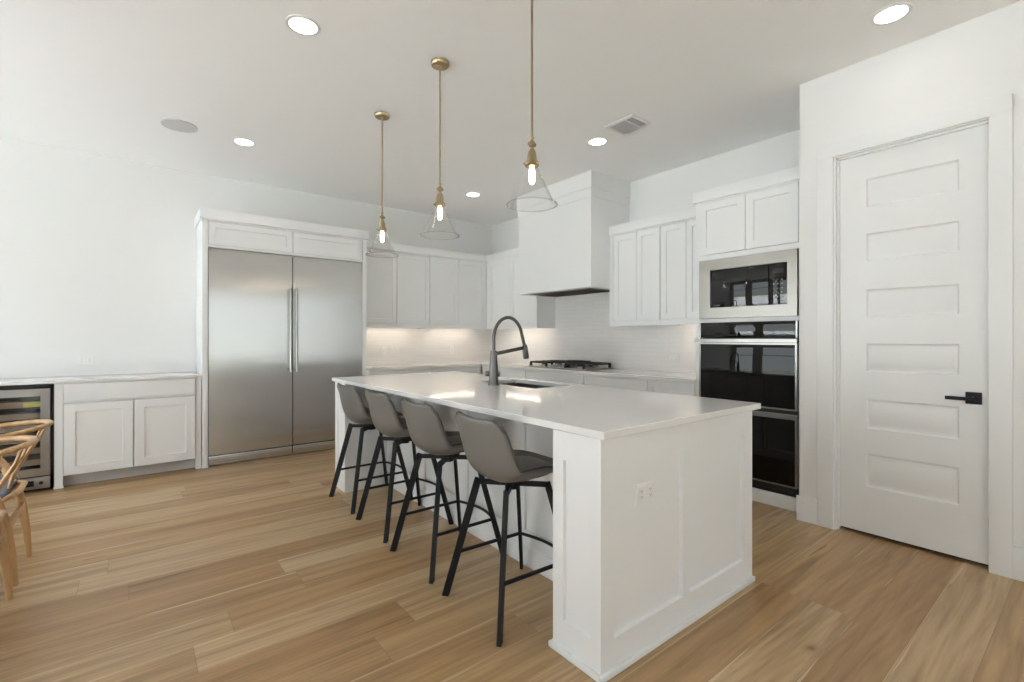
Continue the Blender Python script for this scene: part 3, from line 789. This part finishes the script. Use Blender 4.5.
mw = thing('built_in_microwave', (4.0, 1.78, 1.41), 'built-in microwave with wide steel trim above the wall oven', 'microwave')
my0, my1, mz0, mz1 = 1.404, 2.158, 1.411, 1.893; iy0, iy1, iz0, iz1 = 1.470, 2.062, 1.497, 1.807
f = facemap('-X', tx)
mb = MB(); mb.box(tx + .03, tx + .45, my0 + .02, my1 - .02, mz0 + .006, mz1 - .02); mb.build('case', 'black_plastic', mw)
mb = MB()
def frame4(mb, f, a0, a1, b0, b1, A0, A1, B0, B1, d0, d1):
    fbox(mb, f, a0, a1, b0, B0, d0, d1); fbox(mb, f, a0, a1, B1, b1, d0, d1); fbox(mb, f, a0, A0, B0, B1, d0, d1); fbox(mb, f, A1, a1, B0, B1, d0, d1)
frame4(mb, f, my0, my1, mz0, mz1, iy0, iy1, iz0, iz1, -.03, .020)
mb.build('trim_frame', 'mw_trim', mw)
mb = MB(); fbox(mb, f, 1.606, iy1 - .002, iz0 + .002, iz1 - .002, -.03, .008, .002); d = mb.build('door', 'black_glass', mw)
mb = MB(); fbox(mb, f, 1.985, 2.035, iz0 + .016, iz0 + .020, .008, .0086); mb.build('logo', 'key', d)
mb = MB(); fbox(mb, f, iy0 + .002, 1.602, iz0 + .002, iz1 - .002, -.03, .008, .002); cp = mb.build('control_panel', 'black_glass', mw)
for r_ in range(6):
    for c_ in range(3):
        a_ = 1.505 + c_ * .028; b_ = 1.52 + r_ * .032
        mb = MB(); fbox(mb, f, a_, a_ + .012, b_, b_ + .008, .008, .0086); mb.build('key', 'key', cp)
mb = MB(); fbox(mb, f, 1.500, 1.575, 1.735, 1.765, .008, .0086); mb.build('display', 'display', cp)

ov = thing('double_wall_oven', (4.0, 1.78, .1), 'black glass double wall oven in the tower by the pantry door', 'oven')
oy0, oy1 = 1.404, 2.160
mb = MB(); mb.box(tx + .03, tx + .55, oy0 + .01, oy1 - .01, .101, 1.375); mb.build('case', 'black_plastic', ov)
mb = MB(); fbox(mb, f, oy0, oy1, 1.252, 1.376, -.03, .012, .001); cp = mb.build('control_panel', 'black_glass', ov)
mb = MB(); fbox(mb, f, 1.70, 1.86, 1.30, 1.335, .012, .0125); mb.build('display', 'display', cp)
for q in (oy0, oy1 - .012):
    mb = MB(); fbox(mb, f, q, q + .012, 1.252, 1.376, -.03, .0135); mb.build('side_trim', 'steel_trim', cp)
def oven_door(z0, z1, name='door'):
    mb = MB(); fbox(mb, f, oy0 + .014, oy1 - .014, z0 + .012, z1 - .012, -.03, .018, .001); d = mb.build(name, 'black_glass', ov)
    mb = MB(); frame4(mb, f, oy0, oy1, z0, z1, oy0 + .014, oy1 - .014, z0 + .012, z1 - .012, -.03, .020); mb.build('door_frame', 'steel_trim', d)
    zh = z1 + .022 if name == 'door' else z1 - .02
    zh = z1 - .002
    mb = MB(); a_ = f(oy0 - .008, zh + .020, .055); b_ = f(oy1 + .012, zh + .020, .055)
    mb.bar(a_, b_, .020, .018, .004)
    for yy in (oy0 + .04, oy1 - .04):
        p = f(yy, zh + .018, .055); q = f(yy, zh + .018, .010); mb.bar(p, q, .016, .016)
    mb.build('handle', 'steel_trim', d)
oven_door(.722, 1.212)
oven_door(.165, .668)
for q in ((1.213, 1.251), (.669, .721)):
    mb = MB(); fbox(mb, f, oy0, oy1, q[0], q[1], -.03, .004); mb.build('spacer', 'black_plastic', ov)
mb = MB(); fbox(mb, f, oy0, oy1, .100, .160, -.03, .006)
for q in range(12): fbox(mb, f, oy0 + .03 + q * .06, oy0 + .07 + q * .06, .120, .128, .006, .010)
mb.build('vent_trim', 'black_plastic', ov)

# ================================================================== ISLAND
isl = thing('kitchen_island', (1.915, 2.62, 0), 'long white panelled kitchen island with seating recess and thick end piers', 'kitchen island')
ix0, ix1, iy0_, iy1_, zt = 1.330, 2.500, 1.157, 4.090, .884
pY0, pY1 = 1.411, 3.850; rX = 1.690
mb = MB(); pt = .018
# near pier core, far pier core, cabinet core
mb.box(ix0 + pt, ix1, iy0_ + pt, pY1 - .02 - 2.419, 0, zt)
mb.box(ix0 + pt, ix1, pY1, iy1_, 0, zt)
# cabinet core: the sink sits in an open compartment between Y 2.36 and 3.08
mb.box(rX + pt, ix1 - .02, pY0 - .02, 2.36, 0, zt)
mb.box(rX + pt, ix1 - .02, 3.08, pY1, 0, zt)
mb.box(rX + pt, 2.06, 2.36, 3.08, 0, zt); mb.box(2.485, ix1 - .02, 2.36, 3.08, 0, zt); mb.box(2.06, 2.485, 2.36, 3.08, 0, .60)
mb.build('body', 'cab', isl)
fe = facemap('-Y', iy0_ + pt)
mb = MB(); framed(mb, fe, ix0 + pt, ix1, 0, zt, [(1.403, 1.863, .128, .766), (1.918, 2.410, .128, .766)], pt, .016); mb.build('end_panel', 'cab', isl)
fs = facemap('-X', ix0 + pt)
mb = MB(); framed(mb, fs, iy0_, pY0, 0, zt, [(1.212, 1.352, .128, .766)], pt, .013); mb.build('pier_panel', 'cab', isl)
mb = MB(); framed(mb, fs, pY1, iy1_, 0, zt, [(3.90, 4.04, .128, .766)], pt, .013); mb.build('pier_panel', 'cab', isl)
fr_ = facemap('-X', rX + pt)
mb = MB()
framed(mb, fr_, pY0, pY1, 0.10, zt, [(1.50, 2.020, .19, .80), (2.11, 2.60, .19, .80), (2.69, 3.18, .19, .80), (3.27, 3.76, .19, .80)], pt, .012)
mb.build('back_panel', 'cab', isl)
mb = MB(); mb.box(rX - .008, rX + pt, pY0, pY1, 0, .108, .003); mb.build('recess_baseboard', 'cab', isl)
s_ = .016; hh = .024
def shoe(x0, x1, y0, y1):
    mb = MB(); mb.box(x0, x1, y0, y1, 0, hh, .005); mb.build('shoe_moulding', 'trim', isl)
shoe(ix0 - s_, ix1 + .004, iy0_ - s_, iy0_); shoe(ix0 - s_, ix0, iy0_, pY0 + .012); shoe(ix0, rX - .009, pY0, pY0 + .012)
# working side doors (facing the cooktop)
fw_ = facemap('+X', ix1 - .02)
cur = 1.43
for wdt in (.60, .36, .36, .36, .36, .36):
    shaker(fw_, cur + .004, cur + wdt - .004, .11, .86, stile=.06).build('door', 'cab', isl); cur += wdt
# worktop with sink cut-out
SX0, SX1, SY0, SY1 = 2.085, 2.450, 2.385, 3.050
tx0, tx1, ty0_, ty1_ = 1.3117, 2.5338, 1.1269, 4.1194
mb = MB(); t = bmesh.new(); xs = [tx0, SX0, SX1, tx1]; ys = [ty0_, SY0, SY1, ty1_]
for zz, flip in ((.914, False), (.8842, True)):
    V = [[t.verts.new((x_, y_, zz)) for y_ in ys] for x_ in xs]
    for i in range(3):
        for j in range(3):
            if i == 1 and j == 1: continue
            q = (V[i][j], V[i + 1][j], V[i + 1][j + 1], V[i][j + 1]); t.faces.new(q[::-1] if flip else q)
    if not flip: top = V
    else: bot = V
loop = [(0, 0), (1, 0), (2, 0), (3, 0), (3, 1), (3, 2), (3, 3), (2, 3), (1, 3), (0, 3), (0, 2), (0, 1)]
for (a, b) in zip(loop, loop[1:] + loop[:1]): t.faces.new((bot[a[0]][a[1]], bot[b[0]][b[1]], top[b[0]][b[1]], top[a[0]][a[1]]))
loop = [(1, 1), (1, 2), (2, 2), (2, 1)]
for (a, b) in zip(loop, loop[1:] + loop[:1]): t.faces.new((bot[a[0]][a[1]], bot[b[0]][b[1]], top[b[0]][b[1]], top[a[0]][a[1]]))
bmesh.ops.recalc_face_normals(t, faces=t.faces)
mb.add(t)
o = single(mb, 'worktop', 'quartz', 'glossy white stone worktop on the kitchen island', 'worktop')
bv = o.modifiers.new('bevel', 'BEVEL'); bv.width = .003; bv.segments = 2; bv.limit_method = 'ANGLE'
# sink
sk = thing('undermount_sink', (2.27, 2.72, .66), 'dark steel undermount sink set into the island worktop', 'sink')
mb = MB(); a0, a1, b0, b1 = SX0 + .001, SX1 - .001, SY0 + .001, SY1 - .001; zf = .66; tk = .012
mb.box(a0 - .012, a0, b0 - .012, b1 + .012, zf, .884); mb.box(a1, a1 + .012, b0 - .012, b1 + .012, zf, .884)
mb.box(a0, a1, b0 - .012, b0, zf, .884); mb.box(a0, a1, b1, b1 + .012, zf, .884); mb.box(a0 - .012, a1 + .012, b0 - .012, b1 + .012, zf - .012, zf)
mb.build('basin', 'sink', sk)
mb = MB(); mb.lathe([(.045, zf), (.045, zf + .003), (.03, zf + .001)], (2.27, 2.72, 0), 24); mb.build('drain', 'steel_trim', sk)
# faucet
fx0, fy0 = 2.008, 2.745
fa = thing('kitchen_faucet', (fx0, fy0, .914), 'tall gunmetal pull-down faucet beside the island sink', 'faucet')
mb = MB(); mb.lathe([(.040, .914), (.040, .922), (.034, .924), (.033, .99), (.030, 1.05), (.027, 1.10), (.025, 1.14), (.024, 1.158), (.014, 1.162)], (fx0, fy0, 0), 28); mb.build('body', 'gunmetal', fa)
pts = []
zs, zt_, hx = 1.155, 1.40, .30
for i in range(6): pts.append((fx0, fy0, zs + (zt_ - .16 - zs) * i / 5))
for i in range(1, 17):
    a = math.pi - math.pi * .93 * i / 16
    pts.append((fx0 + .132 + .132 * math.cos(a) * (1.0), fy0, zt_ - .16 + .16 * math.sin(a)))
pts.append((fx0 + .292, fy0, 1.175))
mb = MB(); mb.tube(pts, .0125, 14); mb.build('hose_arch', 'gunmetal', fa)
mb = MB(); mb.bar((fx0, fy0, 1.135), (fx0 + .285, fy0, 1.178), .020, .026, .005); mb.build('support_arm', 'gunmetal', fa)
mb = MB(); mb.tube([(fx0 + .288, fy0, 1.200), (fx0 + .290, fy0, 1.185), (fx0 + .300, fy0, 1.115), (fx0 + .303, fy0, 1.095)], [.016, .021, .0235, .021], 18); mb.build('spray_head', 'gunmetal', fa)
mb = MB(); mb.tube([(fx0 - .02, fy0 + .025, .995), (fx0 - .034, fy0 + .046, .995)], .018, 16); mb.tube([(fx0 + .018, fy0 - .024, .995), (fx0 + .026, fy0 - .036, .995)], .018, 16)
mb.build('handle', 'gunmetal', fa)
outlet('wall_outlet', facemap('-Y', iy0_ + .016), 1.612, .628, 'double white outlet on the end panel of the island', w=.127, h=.078)

# ================================================================== BAR STOOLS
def make_stool(loc, rz, label):
    t = bpy.data.objects.new('bar_stool', None); C.objects.link(t); t.location = (0, 0, 0); t['_o'] = [0, 0, 0]
    tag(t, label, 'stool', 'grey leather bar stools along the island')
    # local axes: +x = towards the island, -x = back of the stool
    F = .232; zt = .575; H1 = .117; hx_ = H1
    for sx_ in (-1, 1):
        for sy_ in (-1, 1):
            mb = MB(); tn = (-sy_, sx_, 0)      # flat tube, its wide side in the diagonal plane
            mb.bar((sx_ * F, sy_ * F, 0.0), (sx_ * H1, sy_ * H1, zt), .029, .017, .002, up=tn)
            mb.build('leg', 'black', t)
    mb = MB(); z_ = zt - .012
    for d_ in (-1, 1):
        e_ = H1 + .010
        mb.bar((-e_, -e_ * d_, z_), (e_, e_ * d_, z_), .017, .024, .002)
    mb.lathe([(.034, zt - .035), (.034, zt - .002), (.070, zt), (.070, zt + .010)], (0, 0, 0), 24)
    mb.build('seat_frame', 'black', t)
    # side stretchers and curved footrest
    def legpt(sx_, sy_, z): k_ = z / zt; return Vector((sx_ * (F + (hx_ - F) * k_), sy_ * (F + (H1 - F) * k_), z))
    for s_ in (-1, 1):
        mb = MB(); mb.bar(legpt(-1, s_, .215), legpt(1, s_, .215), .014, .014, .002); mb.build('stretcher', 'black', t)
    A, B = legpt(1, -1, .215), legpt(1, 1, .215); pts = []
    for i in range(13):
        u = i / 12; p = A.lerp(B, u); p.x -= 0; p.x += .040 * math.sin(math.pi * u); pts.append(p)
    mb = MB(); mb.tube(pts, .008, 10); mb.build('footrest', 'black', t)
    # bucket shell: one continuous padded surface from front lip, over the seat, up the back
    #   profile (x, z), half width, side lift (normal to surface), side shape
    prof = [(.205, .655, .165, .006), (.188, .636, .185, .022), (.120, .612, .203, .052), (.035, .602, .212, .078), (-.050, .600, .215, .080),
            (-.120, .608, .214, .074), (-.160, .638, .212, .066), (-.181, .695, .210, .056), (-.192, .760, .208, .044), (-.200, .825, .207, .034),
            (-.208, .868, .206, .026), (-.214, .890, .200, .020)]
    NU = 14
    def shell(off, name, material, shrink=0.0, thick=.012):
        bm_ = bmesh.new(); G = []
        n_ = len(prof)
        for i, (px, pz, hw, lift) in enumerate(prof):
            a = Vector((prof[max(i - 1, 0)][0], prof[max(i - 1, 0)][1])); b = Vector((prof[min(i + 1, n_ - 1)][0], prof[min(i + 1, n_ - 1)][1]))
            d = (b - a).normalized(); nrm = Vector((d.y, -d.x))      # points to the sitter's side
            if nrm.y < 0 and i < 6: nrm = -nrm
            if i >= 6 and nrm.x < 0: nrm = -nrm
            rowv = []
            for j in range(NU + 1):
                u = 2 * j / NU - 1
                lf = lift * abs(u) ** 2.6
                w_ = hw * (u - .10 * u ** 3 / 1.0 * 0)
                cx_, cz_ = px + nrm.x * (lf + off), pz + nrm.y * (lf + off)
                # round the top corners and front corners
                if i >= n_ - 3: cz_ += (.013 * abs(u) ** 1.8 - .046 * (max(0, abs(u) - .70) / .30) ** 2) * (i - n_ + 4) / 3
                if i == 0: cx_ -= .03 * abs(u) ** 4
                rowv.append(bm_.verts.new((cx_, w_, cz_)))
            G.append(rowv)
        for i in range(n_ - 1):
            for j in range(NU): bm_.faces.new((G[i][j], G[i][j + 1], G[i + 1][j + 1], G[i + 1][j]))
        bmesh.ops.recalc_face_normals(bm_, faces=bm_.faces)
        edge_loop = [v.co.copy() for v in G[0]] + [G[i][NU].co.copy() for i in range(1, n_)] + [v.co.copy() for v in reversed(G[-1][:-1])] + [G[i][0].co.copy() for i in range(n_ - 2, 0, -1)]
        mb_ = MB(); mb_.add(bm_, smooth=True); o_ = mb_.build(name, material, t)
        for p_ in o_.data.polygons: p_.use_smooth = True
        sm = o_.modifiers.new('solid', 'SOLIDIFY'); sm.thickness = thick; sm.offset = 0
        ss = o_.modifiers.new('subd', 'SUBSURF'); ss.levels = 1; ss.render_levels = 2
        return o_, edge_loop
    so, loop_ = shell(0.0, 'seat_shell', 'leather', thick=.026)
    so.data.name = 'seat_shell'
    mb = MB(); mb.tube(loop_, .0048, 8, closed=True); mb.build('piping', 'piping', so)
    mb = MB(); tm = bmesh.new(); bmesh.ops.create_uvsphere(tm, u_segments=28, v_segments=16, radius=1)
    for v in tm.verts:
        sx2 = math.copysign(abs(v.co.x) ** .75, v.co.x); sy2 = math.copysign(abs(v.co.y) ** .75, v.co.y)
        v.co = (.030 + sx2 * .165, sy2 * .172, .628 + v.co.z * .022 + .010 * sx2)
    mb.add(tm, smooth=True); mb.build('seat_cushion', 'leather', t)
    t.location = loc; t.rotation_euler = (0, 0, rz); t['_o'] = list(loc)
    return t
st = make_stool((1.405, 1.772, 0), math.radians(-2.5), 'grey leather bar stool closest to the near end pier of the island')
for (x_, y_, rz, lab) in ((1.420, 2.392, 0.0, 'second grey bar stool from the near pier, between the first and third'),
                          (1.436, 2.990, -.6, 'third grey bar stool from the near pier, next to the farthest one'),
                          (1.446, 3.592, 0.4, 'grey leather bar stool farthest along, against the far pier by the refrigerators')):
    c = copy_tree(st); c.location = (x_, y_, 0); c.rotation_euler = (0, 0, math.radians(rz)); c['label'] = lab

# ================================================================== PENDANTS
def make_pendant(x, y, label):
    t = thing('pendant_light', (x, y, ZC), label, 'pendant light', 'brass and glass cone pendants over the island')
    mb = MB(); mb.lathe([(.058, ZC), (.058, ZC - .016), (.052, ZC - .024), (.012, ZC - .026), (.010, ZC - .034)], (x, y, 0), 32)
    for s_ in (-1, 1): mb.lathe([(.006, ZC - .024), (.006, ZC - .030)], (x + s_ * .03, y + s_ * .012, 0), 10)
    mb.build('canopy', 'brass', t)
    mb = MB(); mb.tube([(x, y, ZC - .03), (x, y, 2.222)], .0058, 12); mb.build('rod', 'brass', t)
    mb = MB(); mb.lathe([(.008, 2.228), (.011, 2.222), (.008, 2.214), (.006, 2.210), (.014, 2.200), (.019, 2.190), (.014, 2.180), (.006, 2.172), (.006, 2.168)], (x, y, 0), 20)
    mb.tube([(x - .020, y, 2.19), (x + .020, y, 2.19)], .010, 12)
    mb.lathe([(.006, 2.170), (.012, 2.165), (.019, 2.150), (.023, 2.130), (.024, 2.108), (.030, 2.106), (.034, 2.100), (.034, 2.084), (.030, 2.080), (.026, 2.078), (.012, 2.078)], (x, y, 0), 28)
    for s_ in range(3):
        a = s_ * 2.094 + .6; mb.tube([(x + .030 * math.cos(a), y + .030 * math.sin(a), 2.092), (x + .042 * math.cos(a), y + .042 * math.sin(a), 2.092)], .0035, 8)
    mb.build('socket', 'brass', t)
    mb = MB(); mb.lathe([(.029, 2.086), (.031, 2.074), (.040, 2.050), (.098, 1.925), (.110, 1.903), (.121, 1.893), (.1235, 1.896), (.1225, 1.900)], (x, y, 0), 48, cap=False)
    o = mb.build('glass_shade', 'shade_glass', t)
    mb = MB(); mb.tube([(x + .1225 * math.cos(a_ * math.pi / 24), y + .1225 * math.sin(a_ * math.pi / 24), 1.896) for a_ in range(48)], .0026, 6, closed=True); mb.build('rolled_rim', 'shade_glass', o)
    mb = MB(); mb.lathe([(.009, 2.078), (.012, 2.066), (.0135, 2.055), (.0135, 2.012), (.010, 2.000), (.004, 1.996)], (x, y, 0), 20); mb.build('bulb', 'bulb', t)
    return t
pd = make_pendant(1.510, 1.750, 'brass pendant with clear glass cone shade, closest over the near stools')
for y_, lab in ((2.638, 'middle brass pendant with clear glass cone shade over the island'), (3.532, 'brass glass-cone pendant at the refrigerator end of the island')):
    c = copy_tree(pd); c.location = (1.510, y_, ZC); c['label'] = lab

# ================================================================== CEILING FITTINGS
def make_can(x, y, label):
    t = thing('recessed_light', (x, y, ZC), label, 'ceiling light', 'recessed ceiling downlights')
    mb = MB(); mb.lathe([(.092, ZC), (.090, ZC - .004), (.071, ZC - .004), (.070, ZC)], (x, y, 0), 40, cap=False); mb.build('trim_ring', 'trim', t)
    mb = MB(); mb.lathe([(.070, ZC - .0005), (.070, ZC - .002), (.04, ZC - .003)], (x, y, 0), 40); mb.build('lens', 'lit', t)
    return t
cn = make_can(.735, 2.800, 'lit recessed downlight in the open ceiling in front of the pendants')
for x_, y_, lab in ((.760, 4.790, 'lit recessed downlight beside the round ceiling speaker'),
                    (3.185, .740, 'lit recessed downlight above the pantry door'),
                    (3.211, 2.833, 'lit recessed downlight next to the air vent'),
                    (3.214, 4.817, 'lit recessed downlight near the inner corner, behind the pendants')):
    c = copy_tree(cn); c.location = (x_, y_, ZC); c['label'] = lab
sp = thing('ceiling_speaker', (.287, 4.746, ZC), 'round flush grey speaker grille in the ceiling', 'speaker')
mb = MB(); mb.lathe([(.126, ZC), (.126, ZC - .005), (.120, ZC - .007), (.119, ZC - .004)], (.287, 4.746, 0), 48, cap=False); mb.build('bezel', 'grille', sp)
mb = MB(); mb.lathe([(.1195, ZC - .001), (.1195, ZC - .005), (.05, ZC - .006)], (.287, 4.746, 0), 48); mb.build('grille', 'grille', sp)
vt = thing('air_vent', (3.15, 2.45, ZC), 'square white air vent grille in the ceiling', 'air vent')
vx0, vx1, vy0, vy1 = 3.03, 3.28, 2.315, 2.60
mb = MB(); rings(mb, lambda a, b, d: (a, b, ZC - d), vx0, vx1, vy0, vy1, [(0, 0), (.002, .006), (.030, .008), (.032, .002)]); mb.build('frame', 'trim', vt)
mb = MB(); q = vx0 + .036
n_ = 0
while q < vx1 - .04:
    mb.bar((q, vy0 + .033, ZC - .008), (q, vy1 - .033, ZC - .008), .010, .0025, 0, up=(.7, 0, .7)); q += .010
mb.build('louvre', 'vent_dark', vt)
mb = MB(); mb.box(vx0 + .03, vx1 - .03, vy0 + .085, vy0 + .094, ZC - .0125, ZC - .002); mb.build('divider', 'trim', vt)

# ================================================================== BENTWOOD CHAIRS
def make_chair(x, y, label):
    t = bpy.data.objects.new('dining_chair', None); C.objects.link(t); t['_o'] = [0, 0, 0]
    tag(t, label, 'chair', 'bentwood dining chairs')
    # local: +x = back of the chair, -x = towards the table
    zr = .752
    pts = []; rr = []
    for i in range(25):
        u = i / 24; a = -1.95 + 3.9 * u
        px = .035 + .235 * math.cos(a) + (-.10 if abs(a) > 1.6 else 0) * (abs(a) - 1.6) / .35; py = .262 * math.sin(a)
        pts.append((px, py, zr + .025 * max(0, math.cos(a)) )); rr.append(.0095 + .0075 * (abs(math.cos(a / 2))) )
    mb = MB(); mb.tube(pts, rr, 14, flat=.75); mb.build('top_rail', 'oak', t)
    for s_ in (-1, 1):
        mb = MB()  # rear leg: rises, then sweeps forward and outward to meet the arm
        P = [(.165, s_ * .205, 0), (.155, s_ * .208, .15), (.135, s_ * .212, .30), (.105, s_ * .218, .43), (.055, s_ * .232, .54), (-.01, s_ * .252, .64), (-.045, s_ * .256, .725), (-.052, s_ * .258, .748)]
        mb.tube(P, [.013, .017, .0205, .0225, .020, .016, .013, .011], 14); mb.build('leg', 'oak', t)
        mb = MB(); mb.tube([(-.215, s_ * .235, 0), (-.215, s_ * .235, .22), (-.215, s_ * .232, .44)], [.012, .018, .019], 14); mb.build('leg', 'oak', t)
    # wishbone splat
    mb = MB()
    for s_ in (-1, 1):
        mb.tube([(.115, s_ * .008, .45), (.135, s_ * .018, .53), (.180, s_ * .050, .62), (.225, s_ * .088, .70), (.243, s_ * .10, .755)], [.010, .012, .011, .009, .008], 10, flat=.8)
    mb.build('splat', 'oak', t)
    mb = MB()
    for s_ in (-1, 1): mb.tube([(-.215, s_ * .225, .425), (0, s_ * .222, .415), (.11, s_ * .208, .43)], .015, 10)
    mb.tube([(-.215, -.225, .43), (-.215, .225, .43)], .016, 10); mb.tube([(.11, -.21, .43), (.16, -.10, .445), (.165, 0, .45), (.16, .10, .445), (.11, .21, .43)], .013, 10)
    mb.build('seat_rail', 'oak', t)
    mb = MB()
    for s_ in (-1, 1): mb.tube([(-.215, s_ * .233, .20), (.148, s_ * .21, .24)], .010, 10)
    mb.tube([(-.215, -.23, .27), (-.215, .23, .27)], .011, 10); mb.bar((.14, -.208, .30), (.14, .208, .30), .016, .030, .004)
    mb.build('stretcher', 'oak', t)
    mb = MB(); tm = bmesh.new(); G = []
    for i in range(9):
        for_row = []
        for j in range(9):
            u = i / 8; v = j / 8 * 2 - 1
            for_row.append(tm.verts.new((-.215 + .335 * u, v * (.225 - .02 * u), .440 - .012 * (1 - v * v) * math.sin(math.pi * u))))
        G.append(for_row)
    for i in range(8):
        for j in range(8): tm.faces.new((G[i][j], G[i + 1][j], G[i + 1][j + 1], G[i][j + 1]))
    mb.add(tm, smooth=True); so = mb.build('seat', 'cord', t); sm = so.modifiers.new('s', 'SOLIDIFY'); sm.thickness = .022; sm.offset = 0
    t.location = (x, y, 0)
    return t
ch = make_chair(-.640, 3.655, 'bentwood oak chair closest to the wine cooler, dark woven seat')
for x_, y_, lab in ((-.635, 3.075, 'bentwood oak chair in front, its legs at the frame edge'), (-.665, 2.50, 'bentwood chair showing only its arm tip at the frame edge')):
    c = copy_tree(ch); c.location = (x_, y_, 0); c['label'] = lab

# origin notes used while building are not part of the scene
for o in bpy.data.objects:
    if '_o' in o: del o['_o']
